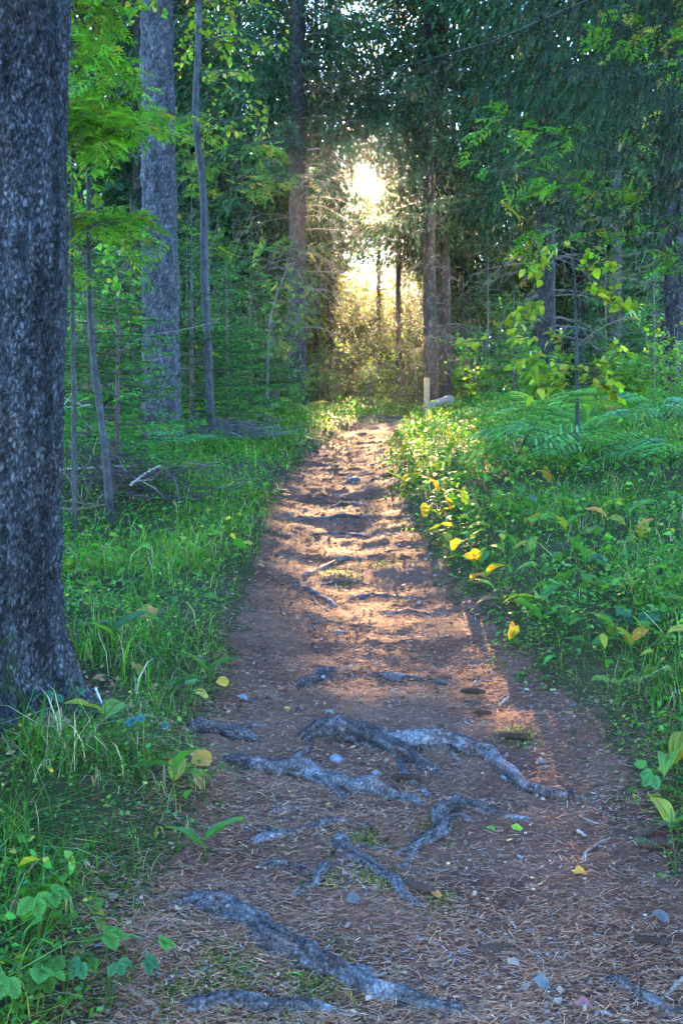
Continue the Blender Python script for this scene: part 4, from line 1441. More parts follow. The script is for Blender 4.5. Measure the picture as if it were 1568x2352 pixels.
ROOTS = [
    ('thick reddish root with pale lichen crossing diagonally at the very front', [(395, 2078), (470, 2085), (540, 2120), (620, 2165), (700, 2200), (780, 2240), (860, 2285), (950, 2312), (1060, 2340), (1160, 2356)], 60, []),
    ('straight root with lichen patches along the bottom of the grassy bank', [(365, 2312), (450, 2318), (560, 2315), (680, 2325), (760, 2337), (830, 2352)], 46, []),
    ('short reddish root beside the bright moss near the grassy bank', [(335, 2262), (400, 2256), (480, 2258), (520, 2268)], 22, []),
    ('long forked root running from the yellow leaf across the path', [(490, 1748), (560, 1760), (640, 1775), (700, 1785), (750, 1805), (790, 1840), (818, 1872)], 42, [([(735, 1790), (790, 1805), (850, 1815), (920, 1838), (990, 1852)], 36)]),
    ('arched root forming a step and diving down in the middle', [(680, 1692), (740, 1682), (800, 1692), (860, 1702), (920, 1728), (980, 1762), (1035, 1812)], 44, []),
    ('long winding root reaching the lily plants on the bank', [(860, 1694), (950, 1702), (1030, 1710), (1090, 1730), (1140, 1760), (1190, 1802), (1250, 1826), (1330, 1834), (1430, 1840)], 40, []),
    ('stout root hooking down below the winding root', [(1050, 1850), (1015, 1872), (1000, 1910), (960, 1944), (890, 1968)], 38, [([(1015, 1872), (1060, 1882), (1110, 1900)], 24)]),
    ('flat root tapering out beyond the hooked root', [(1010, 1845), (1080, 1856), (1150, 1882), (1240, 1880)], 32, []),
    ('arched root with a dangling rootlet in the middle', [(565, 1936), (640, 1926), (700, 1912), (735, 1898), (790, 1897), (840, 1908), (895, 1922)], 26, [([(725, 1902), (735, 1920), (742, 1942)], 14)]),
    ('pale root running down to the spruce cone', [(770, 1918), (800, 1955), (850, 1992), (900, 2032), (940, 2066), (1010, 2092)], 36, []),
    ('forked root half buried above the front root', [(595, 1990), (660, 1996), (720, 2002), (790, 1988)], 24, [([(745, 1998), (715, 2030), (660, 2058)], 32)]),
    ('short stout root hump on the grassy side halfway up', [(685, 1584), (720, 1562), (750, 1544), (785, 1536)], 30, [([(590, 1612), (640, 1600), (690, 1588)], 14)]),
    ('thin root lip crossing above the fallen cone', [(860, 1556), (920, 1565), (1000, 1568), (1055, 1578)], 20, []),
    ('dark thin root lying at the grassy side of the middle path', [(662, 1350), (710, 1362), (750, 1380), (775, 1405)], 15, []),
    ('low root bar across the middle path', [(800, 1380), (860, 1371), (930, 1376), (990, 1372)], 14, []),
    ('root with a short upright stub in the middle path', [(878, 1417), (930, 1409), (990, 1415), (1045, 1419)], 15, [([(928, 1410), (940, 1398), (955, 1388)], 12)]),
    ('long faint root slanting across the upper path', [(690, 1332), (740, 1306), (790, 1288), (860, 1280), (945, 1262)], 14, []),
    ('thin root bar high up where sunlight streaks the path', [(676, 1198), (760, 1190), (830, 1190), (895, 1198)], 10, []),
    ('smooth root at the bottom corner opposite the grassy bank', [(1360, 2258), (1420, 2266), (1470, 2300), (1520, 2322), (1590, 2356)], 36, []),
    ('broad reddish root coming from the great trunk to the path', [(440, 1680), (500, 1684), (550, 1692), (605, 1708)], 34, []),
    ('small reddish root knuckle between the forked roots', [(610, 1872), (650, 1862), (700, 1866)], 22, []),
    ('thin root joining the long forked root to the arched step', [(640, 1768), (690, 1740), (720, 1712), (730, 1690)], 16, []),
    ('thin root running from the arched root towards the hooked one', [(905, 1722), (930, 1770), (960, 1815), (1000, 1850)], 18, []),
    ('wiry root between the pale root and the hooked root', [(850, 1990), (880, 1960), (900, 1930), (960, 1925)], 12, []),
    ('slim root creeping out of the grassy bank over the forked root', [(520, 1905), (580, 1915), (640, 1905), (690, 1880)], 14, []),
    ('low root lip under the dark thin root in the middle path', [(690, 1440), (760, 1432), (830, 1440), (900, 1436)], 10, []),
    ('dark root bar below the mossy hump in the middle path', [(730, 1350), (790, 1338), (850, 1345)], 10, []),
    ('narrow root bar across the path just before the sunlit bar', [(700, 1232), (780, 1226), (860, 1234), (930, 1228)], 9, []),
    ('faint root bar near the round stone', [(740, 1168), (800, 1158), (880, 1162)], 8, []),
]
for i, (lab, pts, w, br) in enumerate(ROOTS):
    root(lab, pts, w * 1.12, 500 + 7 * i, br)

# ------------------------------------------------------------------ plants with large leaves
def big_leaf_mesh(name, L, W, curl, fold, seed):
    """one elliptic leaf with folded midrib and wavy rim, along +Y from the origin"""
    nl, nw = 11, 7
    t = np.linspace(0, 1, nl)
    prof = np.sin(np.pi * np.clip(t, 0, 1) ** .85) ** .75 * W / 2
    prof[0] = .004
    prof[-1] = .001
    v, c = [], []
    for i in range(nl):
        a = curl * t[i]
        y = L * (math.sin(a) / curl if curl else t[i])
        z = L * ((math.cos(a) - 1) / curl if curl else 0)
        for j in range(nw):
            s = (j / (nw - 1) - .5) * 2
            v.append((s * prof[i], y, z + abs(s) * prof[i] * fold + .004 * math.sin(9 * t[i] + s * 2 + seed)))
            k = 1.0 + .16 * math.cos(j * math.pi) - .15 * (abs(s) < .1)
            tip = max(0, t[i] - .75) * 1.2
            bl = float(sstep(vnoise(A([s * 2.2]), A([t[i] * 5.0]), seed * 3.0, 90)[0] + .35 * max(0, t[i] - .6) + .25 * (abs(s) > .8), .25, .6)) * (.9 if seed % 2 else .5)
            c.append((k * (1 + tip * 1.5) * (1 + .2 * bl), k * (1 + .3 * tip) * (1 - .5 * bl), k * (1 - .5 * tip) * (1 - .45 * bl)))
    q = [(i * nw + j, i * nw + j + 1, (i + 1) * nw + j + 1, (i + 1) * nw + j) for i in range(nl - 1) for j in range(nw - 1)]
    b = MB()
    b.add(A(v), A(q), A(c))
    return b.mesh(name, M_LEAF, True)


LEAFS = [big_leaf_mesh('leaf', .17, .062, .9, .35, 0), big_leaf_mesh('leaf', .19, .055, 1.3, .3, 1), big_leaf_mesh('leaf', .15, .06, .4, .5, 2), big_leaf_mesh('leaf', .16, .07, 1.7, .2, 3)]
_st = MB()
add_tube(_st, [(0, 0, -.02), (.004, 0, .06), (0, 0, .11)], [.0028, .0025, .002], 5, (.07, .13, .03))
STALK = _st.mesh('stalk', M_LEAF, True)
LCOL = {'green': (.055, .16, .030), 'light green': (.11, .22, .035), 'yellowing': (.24, .25, .035), 'orange': (.42, .20, .04), 'blue green': (.05, .14, .06), 'brown': (.26, .15, .06)}


def lily(x, y, cols, label, s=1.0, rz=0.0, pitch=(30, 65), rng=RNG, lift=0.0, group='lily of the valley plants on the banks'):
    e = empty('lily_plant', (x, y, H1(x, y) + lift), rz)
    tag(e, label, 'plant', group)
    e.scale = (s, s, s)
    part('stalk', STALK, e)
    n = len(cols)
    for k, c in enumerate(cols):
        o = part('leaf', LEAFS[int(rng.integers(0, 4))], e)
        o.location = (0, 0, .03 + .05 * rng.random())
        o.rotation_euler = (math.radians(rng.uniform(*pitch)), rng.normal(0, .25), k * 6.283 / n + rng.normal(0, .35))
        o.color = (*(A(LCOL[c]) * rng.lognormal(0, .15)), 1)
        if c in ('orange', 'brown', 'yellowing') and len(set(cols)) > 1:
            o['label'] = c + ' leaf'
    return e


def lilies():
    rng = np.random.default_rng(111)
    # those one can pick out in the photograph: picture point of the plant's foot, colours, size
    own = [
        (480, 1590, ['green', 'blue green'], 1.0, 'dark green lily leaf standing upright beside the great trunk, near the path edge'),
        (265, 1500, ['green', 'light green', 'blue green'], 1.1, 'green plant with spreading pointed leaves behind the great trunk foot'),
        (240, 1690, ['light green', 'yellowing'], 1.05, 'plant with a long yellow tipped leaf below the great trunk'),
        (400, 1830, ['green', 'green', 'yellowing'], .95, 'broad green leaved plant on the bank beside the large yellow leaf'),
        (470, 1990, ['green', 'green'], .9, 'dark green leaves hanging over the path from the grassy bank'),
        (1545, 1800, ['yellowing', 'yellowing', 'light green'], 1.15, 'yellow leaved lily leaning into the path above the winding root'),
        (1540, 1950, ['yellowing', 'green'], .9, 'small yellowing plant drooping over the dark cones'),
        (1170, 1500, ['orange', 'yellowing'], .75, 'single orange yellow leaf plant alone at the path edge'),
        (1450, 1510, ['orange', 'yellowing'], .8, 'rusty leaf plant on the bank among bilberries'),
        (1085, 1320, ['orange', 'yellowing', 'light green'], .9, 'glowing orange leaf plant at the path edge'),
        (1065, 1200, ['yellowing', 'light green', 'yellowing'], 1.1, 'sunlit yellow lily leaves arching over the path edge'),
        (1240, 1410, ['green', 'yellowing', 'light green'], 1.15, 'large two toned leaves by the path above the blue green herb'),
        (1285, 1375, ['green', 'light green'], 1.1, 'drooping light green leaves just behind the two toned leaves'),
        (1150, 1400, ['brown', 'brown'], .8, 'withered brown plant fallen onto the path edge'),
        (1480, 1260, ['light green', 'yellowing'], 1.0, 'upright pale yellow leaf alone high on the bank'),
        (1345, 1330, ['blue green', 'green', 'green'], 1.1, 'blue green lily leaves in the middle of the bank'),
    ]
    for px, py, cols, s, lab in own:
        g = ground_at(px, py)
        lily(g[0], g[1], cols, lab, s * 1.05, rng.random() * 6.28, rng=rng, lift=.02)
    n, made = 0, []
    kinds = [['green', 'green'], ['light green', 'green'], ['green', 'yellowing'], ['yellowing', 'orange'], ['blue green', 'green'], ['light green', 'light green', 'green']]
    while n < 105:
        y = rng.uniform(4.4, 11.5)
        o = rng.gamma(1.5, .30)
        x = float(path_r(A([y]))[0]) + .04 + o
        if x > y * .36 or any((x - a) ** 2 + (y - b) ** 2 < .012 for a, b in made):
            continue
        made.append((x, y)); n += 1
    made.sort(key=lambda p: p[1])
    used = {}
    for i, (x, y) in enumerate(made):
        edge = x - path_r(y) < .28
        k = int(rng.choice([0, 1, 1, 2, 2, 4, 5, 5, 0, 3], 1)[0])
        if edge and y > 6 and rng.random() < .5:
            k = 3 if rng.random() < .3 else 2
        cols = kinds[k]
        zone = ('at the path edge' if edge else 'on the bank') + (' near the winding root' if y < 5.4 else ' midway' if y < 7.5 else ' below the ferns')
        desc = ' and '.join(dict.fromkeys(cols)) + (' trefoil' if len(cols) == 3 else '')
        key = (desc, zone)
        used[key] = used.get(key, 0) + 1
        lab = f'{desc} lily {zone}, {ORD[used[key] - 1]} going up'.replace('light green and green trefoil', 'two green toned trefoil')
        lily(x, y, cols, lab, rng.uniform(.8, 1.25), rng.random() * 6.28, rng=rng, lift=.03)


lilies()

# toothed herbs (three lobed leaves)
def lobed_mesh():
    b = MB()
    out = []
    m = 13
    for k in range(3):
        a = (k - 1) * 1.05 + math.pi / 2
        d = A([math.cos(a), math.sin(a), 0]); s = A([-math.sin(a), math.cos(a), 0])
        t = np.linspace(0, 1, m)
        w = .024 * np.sin(np.pi * t ** .9) ** .7 * (1 + .16 * np.cos(np.arange(m) * math.pi))
        z = -.25 * t ** 2 * .06
        l = d[None] * (t * .062)[:, None] + s[None] * w[:, None]; r = d[None] * (t * .062)[:, None] - s[None] * w[:, None]; c = d[None] * (t * .062)[:, None]
        l[:, 2] = z + w * .25; r[:, 2] = z + w * .25; c[:, 2] = z
        v = np.concatenate([l, c, r])
        i = np.arange(m - 1)[:, None]
        q = np.concatenate([i + A([0, 1, m + 1, m]), i + A([m, m + 1, 2 * m + 1, 2 * m])])
        k_ = (.85 + .3 * (np.arange(m) % 2))[:, None] * np.ones((1, 3))
        b.add(v, q, np.concatenate([k_ * 1.1, k_ * 0 + .62, k_]))
    return b.mesh('leaf', M_LEAF, True)


LOBED = lobed_mesh()


def herb(px, py, n, col, s, label, h=.14, r=.08, seed=1, group='toothed leaf herbs on the banks'):
    g = ground_at(px, py)
    rg = np.random.default_rng(seed)
    e = empty('leafy_herb', g)
    tag(e, label, 'herb', group)
    st = MB()
    for k in range(n):
        az = k * 6.283 / n + rg.normal(0, .3)
        rr = r * rg.uniform(.5, 1.2); hh = h * rg.uniform(.55, 1.1)
        tip = A([rr * math.cos(az), rr * math.sin(az), hh])
        add_tube(st, spline([(0, 0, -.01), (tip[0] * .3, tip[1] * .3, hh * .7), tip], 6), [.0016] * 6, 4, (.08, .12, .03), False)
        o = part('leaf', LOBED, e)
        o.location = tip
        o.scale = (s * .62 * rg.uniform(.8, 1.2),) * 3
        o.rotation_euler = (rg.normal(-.25, .25), rg.normal(0, .25), az - math.pi / 2)
        o.color = (*(A(col) * rg.lognormal(0, .15)), 1)
    st.build('stems', M_LEAF, e)


for i, (px, py, n, col, s, lab) in enumerate((
    (70, 2190, 5, (.07, .19, .03), 1.3, 'strawberry like herb with toothed leaves on the grassy bank'),
    (150, 2290, 5, (.08, .19, .03), 1.2, 'toothed herb with one pale leaf below the first strawberry like herb'),
    (50, 2345, 4, (.07, .19, .035), 1.5, 'broad toothed leaves at the bottom corner of the grassy bank'),
    (290, 2270, 3, (.08, .20, .03), 1.2, 'paired toothed leaves at the edge of the path beside moss'),
    (250, 2330, 5, (.05, .14, .05), .9, 'small toothed herb between bank corner and straight root'),
    (150, 1660, 4, (.05, .15, .08), 1.3, 'blue green toothed leaves against the dark trunk foot'),
    (330, 1740, 3, (.04, .13, .12), 1.1, 'single bluish herb leaf under the mossy root'),
    (1470, 1460, 7, (.04, .12, .06), 1.5, 'blue green lobed herb in the middle of the fern bank'),
    (1400, 1480, 6, (.04, .12, .06), 1.2, 'second lobed herb just before the blue green one'),
    (1530, 1880, 5, (.06, .17, .045), 1.2, 'bright herb at the path edge above the dark cones'),
    (1500, 1610, 6, (.13, .21, .03), .9, 'yellow green herb on the bank over the winding root'),
    (1420, 1640, 6, (.13, .20, .03), .8, 'yellowish herb nearest the path on the bank'),
    (430, 1640, 5, (.06, .15, .05), .9, 'small herb between the great trunk and path'),
    (470, 1850, 4, (.10, .17, .03), .8, 'small yellowish herb just under the large yellow leaf'),
    (1550, 2010, 4, (.06, .16, .05), 1.0, 'toothed leaves drooping at the path edge below the cones'))):
    herb(px, py, n, col, s, lab, seed=700 + i)

# ferns
def frond_mesh():
    b = MB()
    n = 15
    t = np.linspace(0, 1, n)
    p = np.stack([np.zeros(n), .62 * t, .30 * t - .42 * t ** 2.2], 1)
    add_tube(b, p, np.linspace(.004, .001, n), 4, (.10, .14, .04), False)
    tg = unit(np.gradient(p, axis=0))
    for i in range(4, n):
        ln = .17 * math.sin(math.pi * min(1, (t[i] - .12) / .92)) ** .7 + .01
        for s in (1, -1):
            d = unit(A([s, .35, -.22]))
            tone = .55 + .75 * ((i * 7 + (s > 0) * 3) % 5) / 4
            m = 5
            for k in range(m):
                q = p[i] + d * ln * (k / m) + A([0, 0, -.25 * ln * (k / m) ** 2])
                w = ln * (.30 if k < m - 1 else .2)
                add_kites(b, q[None], d[None] + A([[0, 0, -.3 * k / m]]), A([[0, 0, 1.0]]), w * 1.25, .030 * (1 - .6 * k / m), A([[1.0, 1.0, 1.0]]) * tone)
    return b.mesh('frond', M_LEAF)


FROND = frond_mesh()


def fern(px, py, n, s, label, col=(.07, .17, .045), seed=1, az=None, spread=3.14):
    g = ground_at(px, py)
    rg = np.random.default_rng(seed)
    e = empty('fern', g, 0)
    tag(e, label, 'fern', 'ferns on the banks')
    e.scale = (s * .95,) * 3
    for k in range(n):
        o = part('frond', FROND, e)
        o.location = (0, 0, .06 + .06 * rg.random())
        a = (k * 6.283 / n if az is None else az + rg.uniform(-spread, spread)) + rg.normal(0, .2)
        o.rotation_euler = (rg.uniform(.1, .75), rg.normal(0, .3), a)
        o.scale = (rg.uniform(.8, 1.15),) * 3
        o.color = (*(A(col) * 1.5 * rg.lognormal(0, .18)), 1)


for i, (px, py, n, s, col, lab) in enumerate((
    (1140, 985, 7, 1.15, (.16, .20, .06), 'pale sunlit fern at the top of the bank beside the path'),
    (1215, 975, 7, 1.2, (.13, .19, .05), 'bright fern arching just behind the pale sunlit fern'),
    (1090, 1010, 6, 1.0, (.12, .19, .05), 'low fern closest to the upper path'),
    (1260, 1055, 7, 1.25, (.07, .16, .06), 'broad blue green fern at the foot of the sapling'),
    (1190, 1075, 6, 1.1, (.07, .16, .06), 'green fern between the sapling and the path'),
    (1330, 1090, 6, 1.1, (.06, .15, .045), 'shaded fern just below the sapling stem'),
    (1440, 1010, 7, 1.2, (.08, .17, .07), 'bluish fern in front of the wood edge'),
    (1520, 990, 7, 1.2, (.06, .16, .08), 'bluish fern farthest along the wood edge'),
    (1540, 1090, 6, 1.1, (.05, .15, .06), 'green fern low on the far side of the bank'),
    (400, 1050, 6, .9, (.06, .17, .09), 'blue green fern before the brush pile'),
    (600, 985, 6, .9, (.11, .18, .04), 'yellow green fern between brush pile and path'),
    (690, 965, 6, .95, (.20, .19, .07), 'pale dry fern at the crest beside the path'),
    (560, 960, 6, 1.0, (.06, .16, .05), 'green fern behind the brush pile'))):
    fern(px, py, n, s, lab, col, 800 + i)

# ------------------------------------------------------------------ dead wood
def stick(label, pts, r, col, name='fallen_branch', lift=0.01, side=0, cat='branch', group=None, seed=1, ground=True):
    G = A([ground_at(px, py) for px, py in pts]) if ground else A(pts)
    G[:, 2] += lift
    base = G[0].copy()
    p = spline(G, max(8, 4 * len(G))) - base
    rg = np.random.default_rng(seed)
    p += rg.normal(0, r * .25, p.shape)
    b = MB()
    n = len(p)
    add_tube(b, p, r * np.linspace(1, .6, n) * (1 + .12 * rg.standard_normal(n)), 7, col)
    for k in range(side):
        i = rg.integers(1, n - 1)
        e = unit(rg.normal(0, 1, 3) + A([0, 0, .5])) * rg.uniform(8, 30) * r
        add_tube(b, [p[i], p[i] + e * .5 + rg.normal(0, r, 3), p[i] + e], [r * .5, r * .35, r * .2], 5, col)
    o = b.build(name, M_TWIG, None, True, base)
    return tag(o, label, cat, group)


GREY, PALE, REDB, DKB = (.13, .115, .11), (.27, .24, .21), (.16, .095, .07), (.06, .05, .045)
stick('pale bare branch lying behind the great trunk', [at(140, 1082, 8.6), at(220, 1076, 8.5), at(312, 1072, 8.4)], .012, PALE, ground=False, side=4, seed=1)
stick('pale branch propped up towards the spruce sapling', [at(300, 1118, 8.0), at(335, 1090, 8.1), at(368, 1072, 8.2)], .011, PALE, ground=False, side=2, seed=2)
stick('dark curved branch arching down beside the pale one', [at(358, 1078, 8.4), at(392, 1092, 8.2), at(410, 1135, 8.0), at(414, 1160, 7.9)], .009, DKB, ground=False, side=6, seed=3)
stick('reddish dead branch low behind the great trunk', [at(140, 1172, 7.9), at(200, 1170, 7.8), at(260, 1155, 7.8)], .014, REDB, ground=False, side=5, seed=4)
stick('grey branch lying high behind the great trunk', [at(135, 942, 9.4), at(170, 938, 9.3), at(210, 932, 9.3)], .013, PALE, ground=False, side=6, seed=5)
stick('long thin bare twig arching across the thick trunk', [at(270, 815, 9.0), at(310, 785, 9.1), at(420, 760, 9.3), at(500, 742, 9.4)], .006, GREY, ground=False, side=5, seed=6)
stick('white peeled stick leaning on the great trunk foot', [at(220, 1585, 4.05), at(243, 1655, 4.0), at(246, 1700, 3.98)], .005, (.55, .52, .48), ground=False, seed=7)
stick('white straw like stick on moss below the great trunk', [at(75, 1820, 3.55), at(100, 1780, 3.62), at(135, 1745, 3.7)], .004, (.60, .57, .50), ground=False, seed=8)
stick('second white stalk lying across the moss', [at(64, 1828, 3.53), at(100, 1790, 3.6), at(128, 1750, 3.68)], .003, (.55, .52, .46), ground=False, seed=9)
for i, (pts, r, c, lab) in enumerate((
    ([(1335, 1990), (1345, 1965), (1370, 1945), (1400, 1928)], .0055, GREY, 'curved grey stick on the path opposite the grassy bank'),
    ([(1330, 1880), (1350, 1890), (1375, 1898)], .005, GREY, 'short stick by the tapering end of the winding root'),
    ([(1325, 1912), (1345, 1925)], .006, PALE, 'stubby pale stick close to the curved grey stick'),
    ([(1445, 1930), (1460, 1945), (1470, 1955)], .006, PALE, 'pale curled stick nearest the dark cones'),
    ([(1080, 2112), (1120, 2120), (1170, 2124)], .004, DKB, 'thin dark twig lying across the lower path'),
    ([(1090, 2122), (1095, 2140), (1110, 2160)], .003, DKB, 'short dark twig hanging below the thin one'),
    ([(1230, 2110), (1260, 2125), (1290, 2142)], .0045, DKB, 'dark twig on the path under the orange leaf'),
    ([(475, 2165), (520, 2172), (560, 2185)], .005, DKB, 'dark stick tucked against the front root'),
    ([(345, 2070), (400, 2060), (460, 2065), (560, 2095)], .007, DKB, 'dark rootlike stick under the bank overhang'),
    ([(300, 2280), (330, 2305), (365, 2325)], .008, REDB, 'reddish stick beside the end of the straight root'),
    ([(1380, 2330), (1420, 2345), (1460, 2358)], .006, PALE, 'pale stick beside the smooth root at the bottom'),
    ([(1540, 2280), (1580, 2245)], .006, PALE, 'pale stick at the path edge over the smooth root'),
    ([(1055, 1520), (1090, 1524), (1130, 1522)], .006, DKB, 'dark stick on the path near the orange leaf plant'),
    ([(1145, 1625), (1158, 1612), (1170, 1605)], .007, (.30, .25, .21), 'little pale bone like stick on the middle path'),
    ([(1085, 1575), (1110, 1565)], .009, GREY, 'chunky bark piece above the fallen cone'),
    ([(900, 2255), (930, 2235), (965, 2215)], .003, DKB, 'thin dark twig resting near the front root'))):
    stick(lab, pts, r, c, 'stick', .006, 0, 'stick', 'sticks lying on the path', 40 + i)


def brush_pile(px, py, n, w, h, label, seed, col, wild=.6):
    g = ground_at(px, py)
    rg = np.random.default_rng(seed)
    e = empty('brush_pile', g)
    tag(e, label, 'brushwood', 'heaps of dead brushwood')
    b = MB()
    for k in range(n):
        az = rg.normal(0, wild) + (0 if rg.random() < .5 else math.pi)
        p0 = A([rg.normal(0, w * .35), rg.normal(0, w * .25), 0])
        L = w * rg.uniform(.25, .8)
        t = np.linspace(0, 1, 7)
        p = p0[None] + np.stack([np.cos(az) * (t - .4) * L, np.sin(az) * (t - .4) * L, h * (rg.random() * .7 + rg.normal(0, .45) * (t - .3) - .25 * t * t)], 1) + np.cumsum(rg.normal(0, .018, (7, 3)), 0)
        add_tube(b, p, np.linspace(.005, .0015, 7) * rg.uniform(.4, 1.5), 4, A(col) * rg.lognormal(0, .3), False)
    tag(b.build('twigs', M_TWIG, e), kind='stuff')


brush_pile(520, 1018, 260, 1.0, .40, 'grey heap of dead twigs under the young spruces', 61, (.08, .07, .075), 1.0)
brush_pile(235, 1150, 130, .9, .6, 'dark tangle of dead twigs behind the great trunk', 62, (.055, .045, .042), 1.6)
brush_pile(350, 1150, 70, .9, .5, 'loose tangle of dead twigs beside the crooked birch pole', 63, (.06, .05, .046), 1.6)
brush_pile(1430, 925, 120, 1.8, .4, 'brown brushwood at the shady wood edge behind the ferns', 64, (.09, .07, .06))

# post and log at the crest
def post():
    g = at(980, 948, 17.6)
    x, y = g[0], g[1]
    z0 = H1(x, y)
    top = CAM_H - (868 - CY) / F * y
    e = empty('trail_post', (x, y, z0), math.radians(8))
    tag(e, 'short square wooden post standing at the top of the path', 'post')
    h = top - z0
    w = .042
    b = MB()
    zs = [-.2, h - .012, h]
    ws = [w, w, w - .008]
    v = []
    for z, k in zip(zs, ws):
        for sx, sy in ((-1, -1), (1, -1), (1, 1), (-1, 1)):
            for ex in ((0, .1), (.1, 0)) if False else ((0, 0),):
                v.append((sx * k, sy * k, z))
    q = [(i * 4 + j, i * 4 + (j + 1) % 4, (i + 1) * 4 + (j + 1) % 4, (i + 1) * 4 + j) for i in range(2) for j in range(4)] + [(8, 9, 10, 11)]
    b.add(A(v), A(q), (.18, .125, .055))
    b.build('shaft', M_WOOD, e)
    c = MB()
    for zz in (h * .80, h * .62):
        c.add(A([(-.012, -w - .002, zz), (.012, -w - .002, zz), (.012, -w - .002, zz + .03), (-.012, -w - .002, zz + .03), (-.012, -w + .003, zz), (.012, -w + .003, zz), (.012, -w + .003, zz + .03), (-.012, -w + .003, zz + .03)]), A([(0, 1, 2, 3), (0, 4, 5, 1), (1, 5, 6, 2), (2, 6, 7, 3), (3, 7, 4, 0)]), (.22, .17, .09))
    return e


post()


def log():
    d = 18.4
    a, c = at(990, 925, d), at(1034, 918, d - .3)
    z = H1(a[0], d)
    r = .088
    a[0] = (960 - CX) / F * d
    p0, p1 = A([(985 - CX) / F * d, d + .75, c[2] - .02]), c
    e = empty('log', tuple((p0 + p1) / 2))
    tag(e, 'pale barkless log lying at the crest beside the wooden post', 'log')
    m = (p0 + p1) / 2
    b = MB()
    p = spline([p0 - m, p1 - m], 16)
    add_tube(b, p, r * np.linspace(.9, 1, 16), 18, (.13, .13, .14), False, lambda R, a_, i: R * (1 + .05 * vnoise(np.cos(a_) * 2, np.sin(a_) * 2, i * .5, 9)))
    b.build('bark', M_TWIG, e, True)
    t = unit(p1 - p0)
    c2 = MB()
    add_tube(c2, [p1 - m - t * .002, p1 - m + t * .004], [r * .985, r * .95], 18, (.12, .105, .09))
    c2.build('cut_end', M_WOOD, e)


log()

# ------------------------------------------------------------------ small things on the path
def blob(rng, r, flat, n=3):
    import bmesh
    bm = bmesh.new()
    bmesh.ops.create_icosphere(bm, subdivisions=n, radius=1)
    v = A([x.co[:] for x in bm.verts])
    f = A([[x.index for x in fc.verts] for fc in bm.faces])
    bm.free()
    k = 1 + .22 * fbm(v[:, 0] * 1.3 + rng.random() * 9, v[:, 1] * 1.3, v[:, 2] * 1.3, 6, 3)
    return v * k[:, None] * A(r) * A([1, 1, flat]), f


def stone(px, py, r, label, seed, col=(.07, .07, .08)):
    g = ground_at(px, py)
    rg = np.random.default_rng(seed)
    v, f = blob(rg, r, .62)
    b = MB()
    b.add(v, f, col)
    tag(b.build('stone', M_STONE, None, True, (g[0], g[1], g[2] + r * .12)), label, 'stone', 'stones in the path')


stone(812, 1105, .062, 'round grey stone in the middle of the upper path', 1)
stone(772, 1140, .032, 'flat low stone just before the round grey stone', 2)
stone(770, 1748, .03, 'small bluish stone above the long forked root', 3, (.12, .13, .15))
stone(776, 1455, .03, 'dark little stone beside the middle root bars', 4, (.07, .06, .06))
stone(1245, 1752, .018, 'tiny dark round stone above the winding root', 5, (.10, .08, .08))
stone(860, 1780, .020, 'tiny pale stone between the arched and forked roots', 6, (.15, .15, .17))


def cone_mesh():
    b = MB()
    L, R = .105, .0165
    add_tube(b, [(0, 0, -.001), (0, 0, L * .5), (0, 0, L)], [.006, .009, .004], 8, (.05, .032, .026))
    n = 110
    ga = 2.39996
    for i in range(n):
        t = (i + .5) / n
        a = i * ga
        r = R * math.sin(math.pi * min(1, (t * .86 + .10))) ** .55
        d = A([math.cos(a), math.sin(a), 0]); s = A([-math.sin(a), math.cos(a), 0])
        p = A([0, 0, L * t]) + d * r * .45
        tip = A([0, 0, L * t + .011]) + d * r * 1.05
        w = .0058
        c = A([.050, .030, .022])
        b.add(A([p - s * w * .6, p + s * w * .6, p * .35 + tip * .65 + s * w, tip, p * .35 + tip * .65 - s * w]), A([[0, 1, 2, 4]]), A([c * .5, c * .5, c * 1.2, c * 2.0, c * 1.2]))
        b.more(A([[4, 2, 3]]))
    return b.mesh('spruce_cone', M_LITTER)


CONE = cone_mesh()
for i, (px, py, rz, s, lab) in enumerate((
    (965, 2056, 2.55, 1.0, 'brown open spruce cone lying against the pale root'),
    (1088, 1600, 2.95, 1.0, 'dark spruce cone on the path beneath the chunky bark piece'),
    (935, 1800, 3.05, .95, 'weathered spruce cone between the forked and arched roots'),
    (1180, 1706, 2.9, 1.0, 'dark spruce cone above the winding root'),
    (1480, 1932, .6, 1.0, 'dark spruce cone under the herbs at the path edge'),
    (1500, 1955, .2, 1.0, 'second dark cone touching the one under the herbs'),
    (1130, 2200, .3, .9, 'half buried spruce cone on the lower path'),
    (1500, 2180, 2.8, .8, 'worn spruce cone near the bottom path edge'),
    (1110, 1650, 2.8, .7, 'small cone below the dark cone on the middle path'))):
    g = ground_at(px, py)
    o = put('spruce_cone', CONE)
    o.location = (g[0] - .05 * math.cos(rz) * s, g[1] - .05 * math.sin(rz) * s, g[2] + .022)
    o.rotation_euler = (math.pi / 2, 0, rz + math.pi / 2)
    o.scale = (s,) * 3
    tag(o, lab, 'cone', 'spruce cones on the path')


def fallen_leaf_mesh(seed, lobes):
    rg = np.random.default_rng(seed)
    n = 18
    a = np.linspace(0, 2 * math.pi, n, endpoint=False)
    r = 1 + .16 * np.cos(a * lobes) + .08 * rg.standard_normal(n)
    v = np.stack([.62 * r * np.cos(a), r * np.sin(a), .25 * np.cos(a) ** 2 + .15 * np.sin(a + 1)], 1)
    v = np.concatenate([[[0, 0, 0]], v])
    i = np.arange(n)
    b = MB()
    b.add(v, np.stack([i * 0, 1 + i, 1 + (i + 1) % n], 1), np.concatenate([[[.8, .8, .8]], np.full((n, 3), 1.0) * rg.uniform(.8, 1.2, (n, 1))]))
    add_tube(b, [(0, -.9, 0), (.1, -1.5, .05)], [.05, .03], 4, (.6, .6, .5), False)
    return b.mesh('fallen_leaf', M_LEAF)


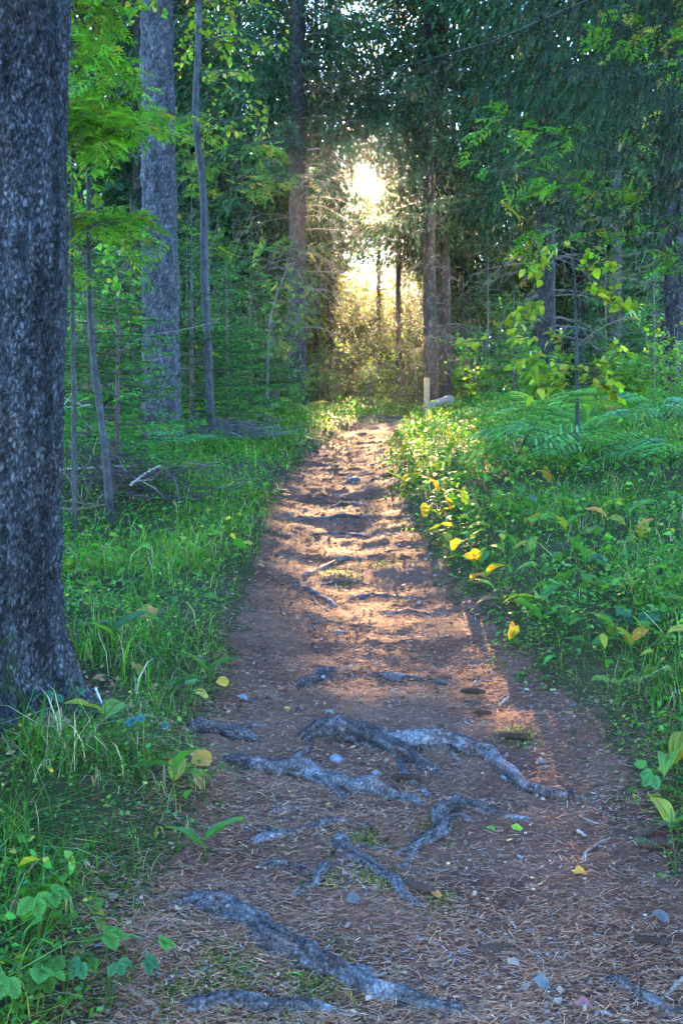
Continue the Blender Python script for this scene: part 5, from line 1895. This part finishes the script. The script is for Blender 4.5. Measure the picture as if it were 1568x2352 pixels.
FL = [fallen_leaf_mesh(i, (2, 5, 3)[i]) for i in range(3)]
for i, (px, py, s, col, tilt, lab) in enumerate((
    (465, 1772, .042, (.42, .22, .05), .9, 'large yellow brown leaf stuck upright at the bank edge'),
    (458, 1822, .026, (.32, .20, .07), .8, 'smaller brownish leaf hanging under the large yellow one'),
    (1330, 2022, .020, (.62, .30, .05), .4, 'bright orange leaf lying alone on the lower path'),
    (1002, 2075, .017, (.42, .17, .05), .4, 'rust orange leaf at the tip of the pale root'),
    (1186, 1920, .017, (.20, .36, .04), .6, 'small bright green leaf on the path'),
    (1128, 1922, .014, (.12, .24, .05), .3, 'small darker green leaf beside the tapering root'),
    (812, 2092, .022, (.13, .12, .13), .5, 'greyish leaf between the forked root and front root'),
    (1245, 2282, .026, (.15, .17, .19), .4, 'bluish grey leaf near the bottom of the path'),
    (1340, 2330, .020, (.30, .12, .12), .3, 'dull red leaf near the smooth root at the bottom'),
    (1515, 2130, .026, (.16, .13, .13), .3, 'dark flat leaf close to the path edge'),
    (340, 1430, .05, (.36, .19, .07), 1.0, 'long withered brown leaf in the grass behind the great trunk'),
    (315, 1560, .035, (.33, .20, .07), .9, 'brown leaf standing by the mossy root of the great trunk'),
    (512, 1585, .030, (.50, .36, .05), .8, 'yellow leaf at the grassy path edge by the dark upright leaf'),
    (462, 1610, .030, (.50, .38, .10), .5, 'pale yellow leaf lying below the dark upright leaf'),
    (558, 1615, .022, (.18, .21, .25), .4, 'pale bluish leaf on the grassy path edge'),
    (208, 1305, .03, (.38, .22, .09), .9, 'brown leaf in the grass beside the great trunk'),
    (570, 1258, .028, (.45, .34, .05), .6, 'yellow leaf in the grass by the middle path'),
    (600, 1308, .022, (.30, .18, .05), .4, 'brownish leaf at the grassy edge above the dark root'),
    (45, 2120, .03, (.26, .15, .07), .7, 'brown withered leaf on the grassy bank'),
    (160, 2010, .028, (.30, .34, .05), 1.0, 'yellow green leaf hanging in the bank grass'),
    (758, 1648, .016, (.20, .19, .16), .3, 'pale leaf lying on the path above the arched root'),
    (1548, 1735, .03, (.40, .20, .06), .9, 'rusty leaf above the yellow leaved lily'),
    (660, 1640, .012, (.45, .28, .05), .4, 'tiny orange leaf on the grassy side of the path'),
    (1050, 1448, .018, (.38, .38, .05), .5, 'small yellow leaf on the middle path'))):
    g = ground_at(px, py)
    o = put('fallen_leaf', FL[i % 3])
    o.location = (g[0], g[1], g[2] + (.02 + s * tilt * .6))
    o.rotation_euler = (tilt, RNG.normal(0, .3), RNG.random() * 1.2 - .6 + (1.2 if i % 2 else 0))
    if i % 2 == 0:
        o.rotation_mode = 'ZYX'
        o.rotation_euler = (tilt * .9, .15, 1.25 + .5 * RNG.random())
    o.scale = (s * 1.1,) * 3
    o.color = (*col, 1)
    tag(o, lab, 'leaf', 'single fallen leaves')

# ------------------------------------------------------------------ misty air lit by the low sun
def haze():
    b = MB()
    x0, x1, y0, y1, z0, z1 = -230, 230, -125, 305, -60, 40
    v = [(x, y, z) for z in (z0, z1) for y in (y0, y1) for x in (x0, x1)]
    b.add(A(v), A([(0, 2, 3, 1), (4, 5, 7, 6), (0, 1, 5, 4), (2, 6, 7, 3), (0, 4, 6, 2), (1, 3, 7, 5)]))
    m, nt, out = new_mat('air')
    pv = N(nt, 'ShaderNodeVolumePrincipled')
    pv.inputs['Color'].default_value = (.9, .95, 1, 1)
    pv.inputs['Density'].default_value = HAZE
    pv.inputs['Anisotropy'].default_value = .92
    nt.links.new(pv.outputs[0], out.inputs['Volume'])
    tag(b.build('haze', m), 'thin misty forest air', None, None, 'stuff')


HAZE = .0003
haze()
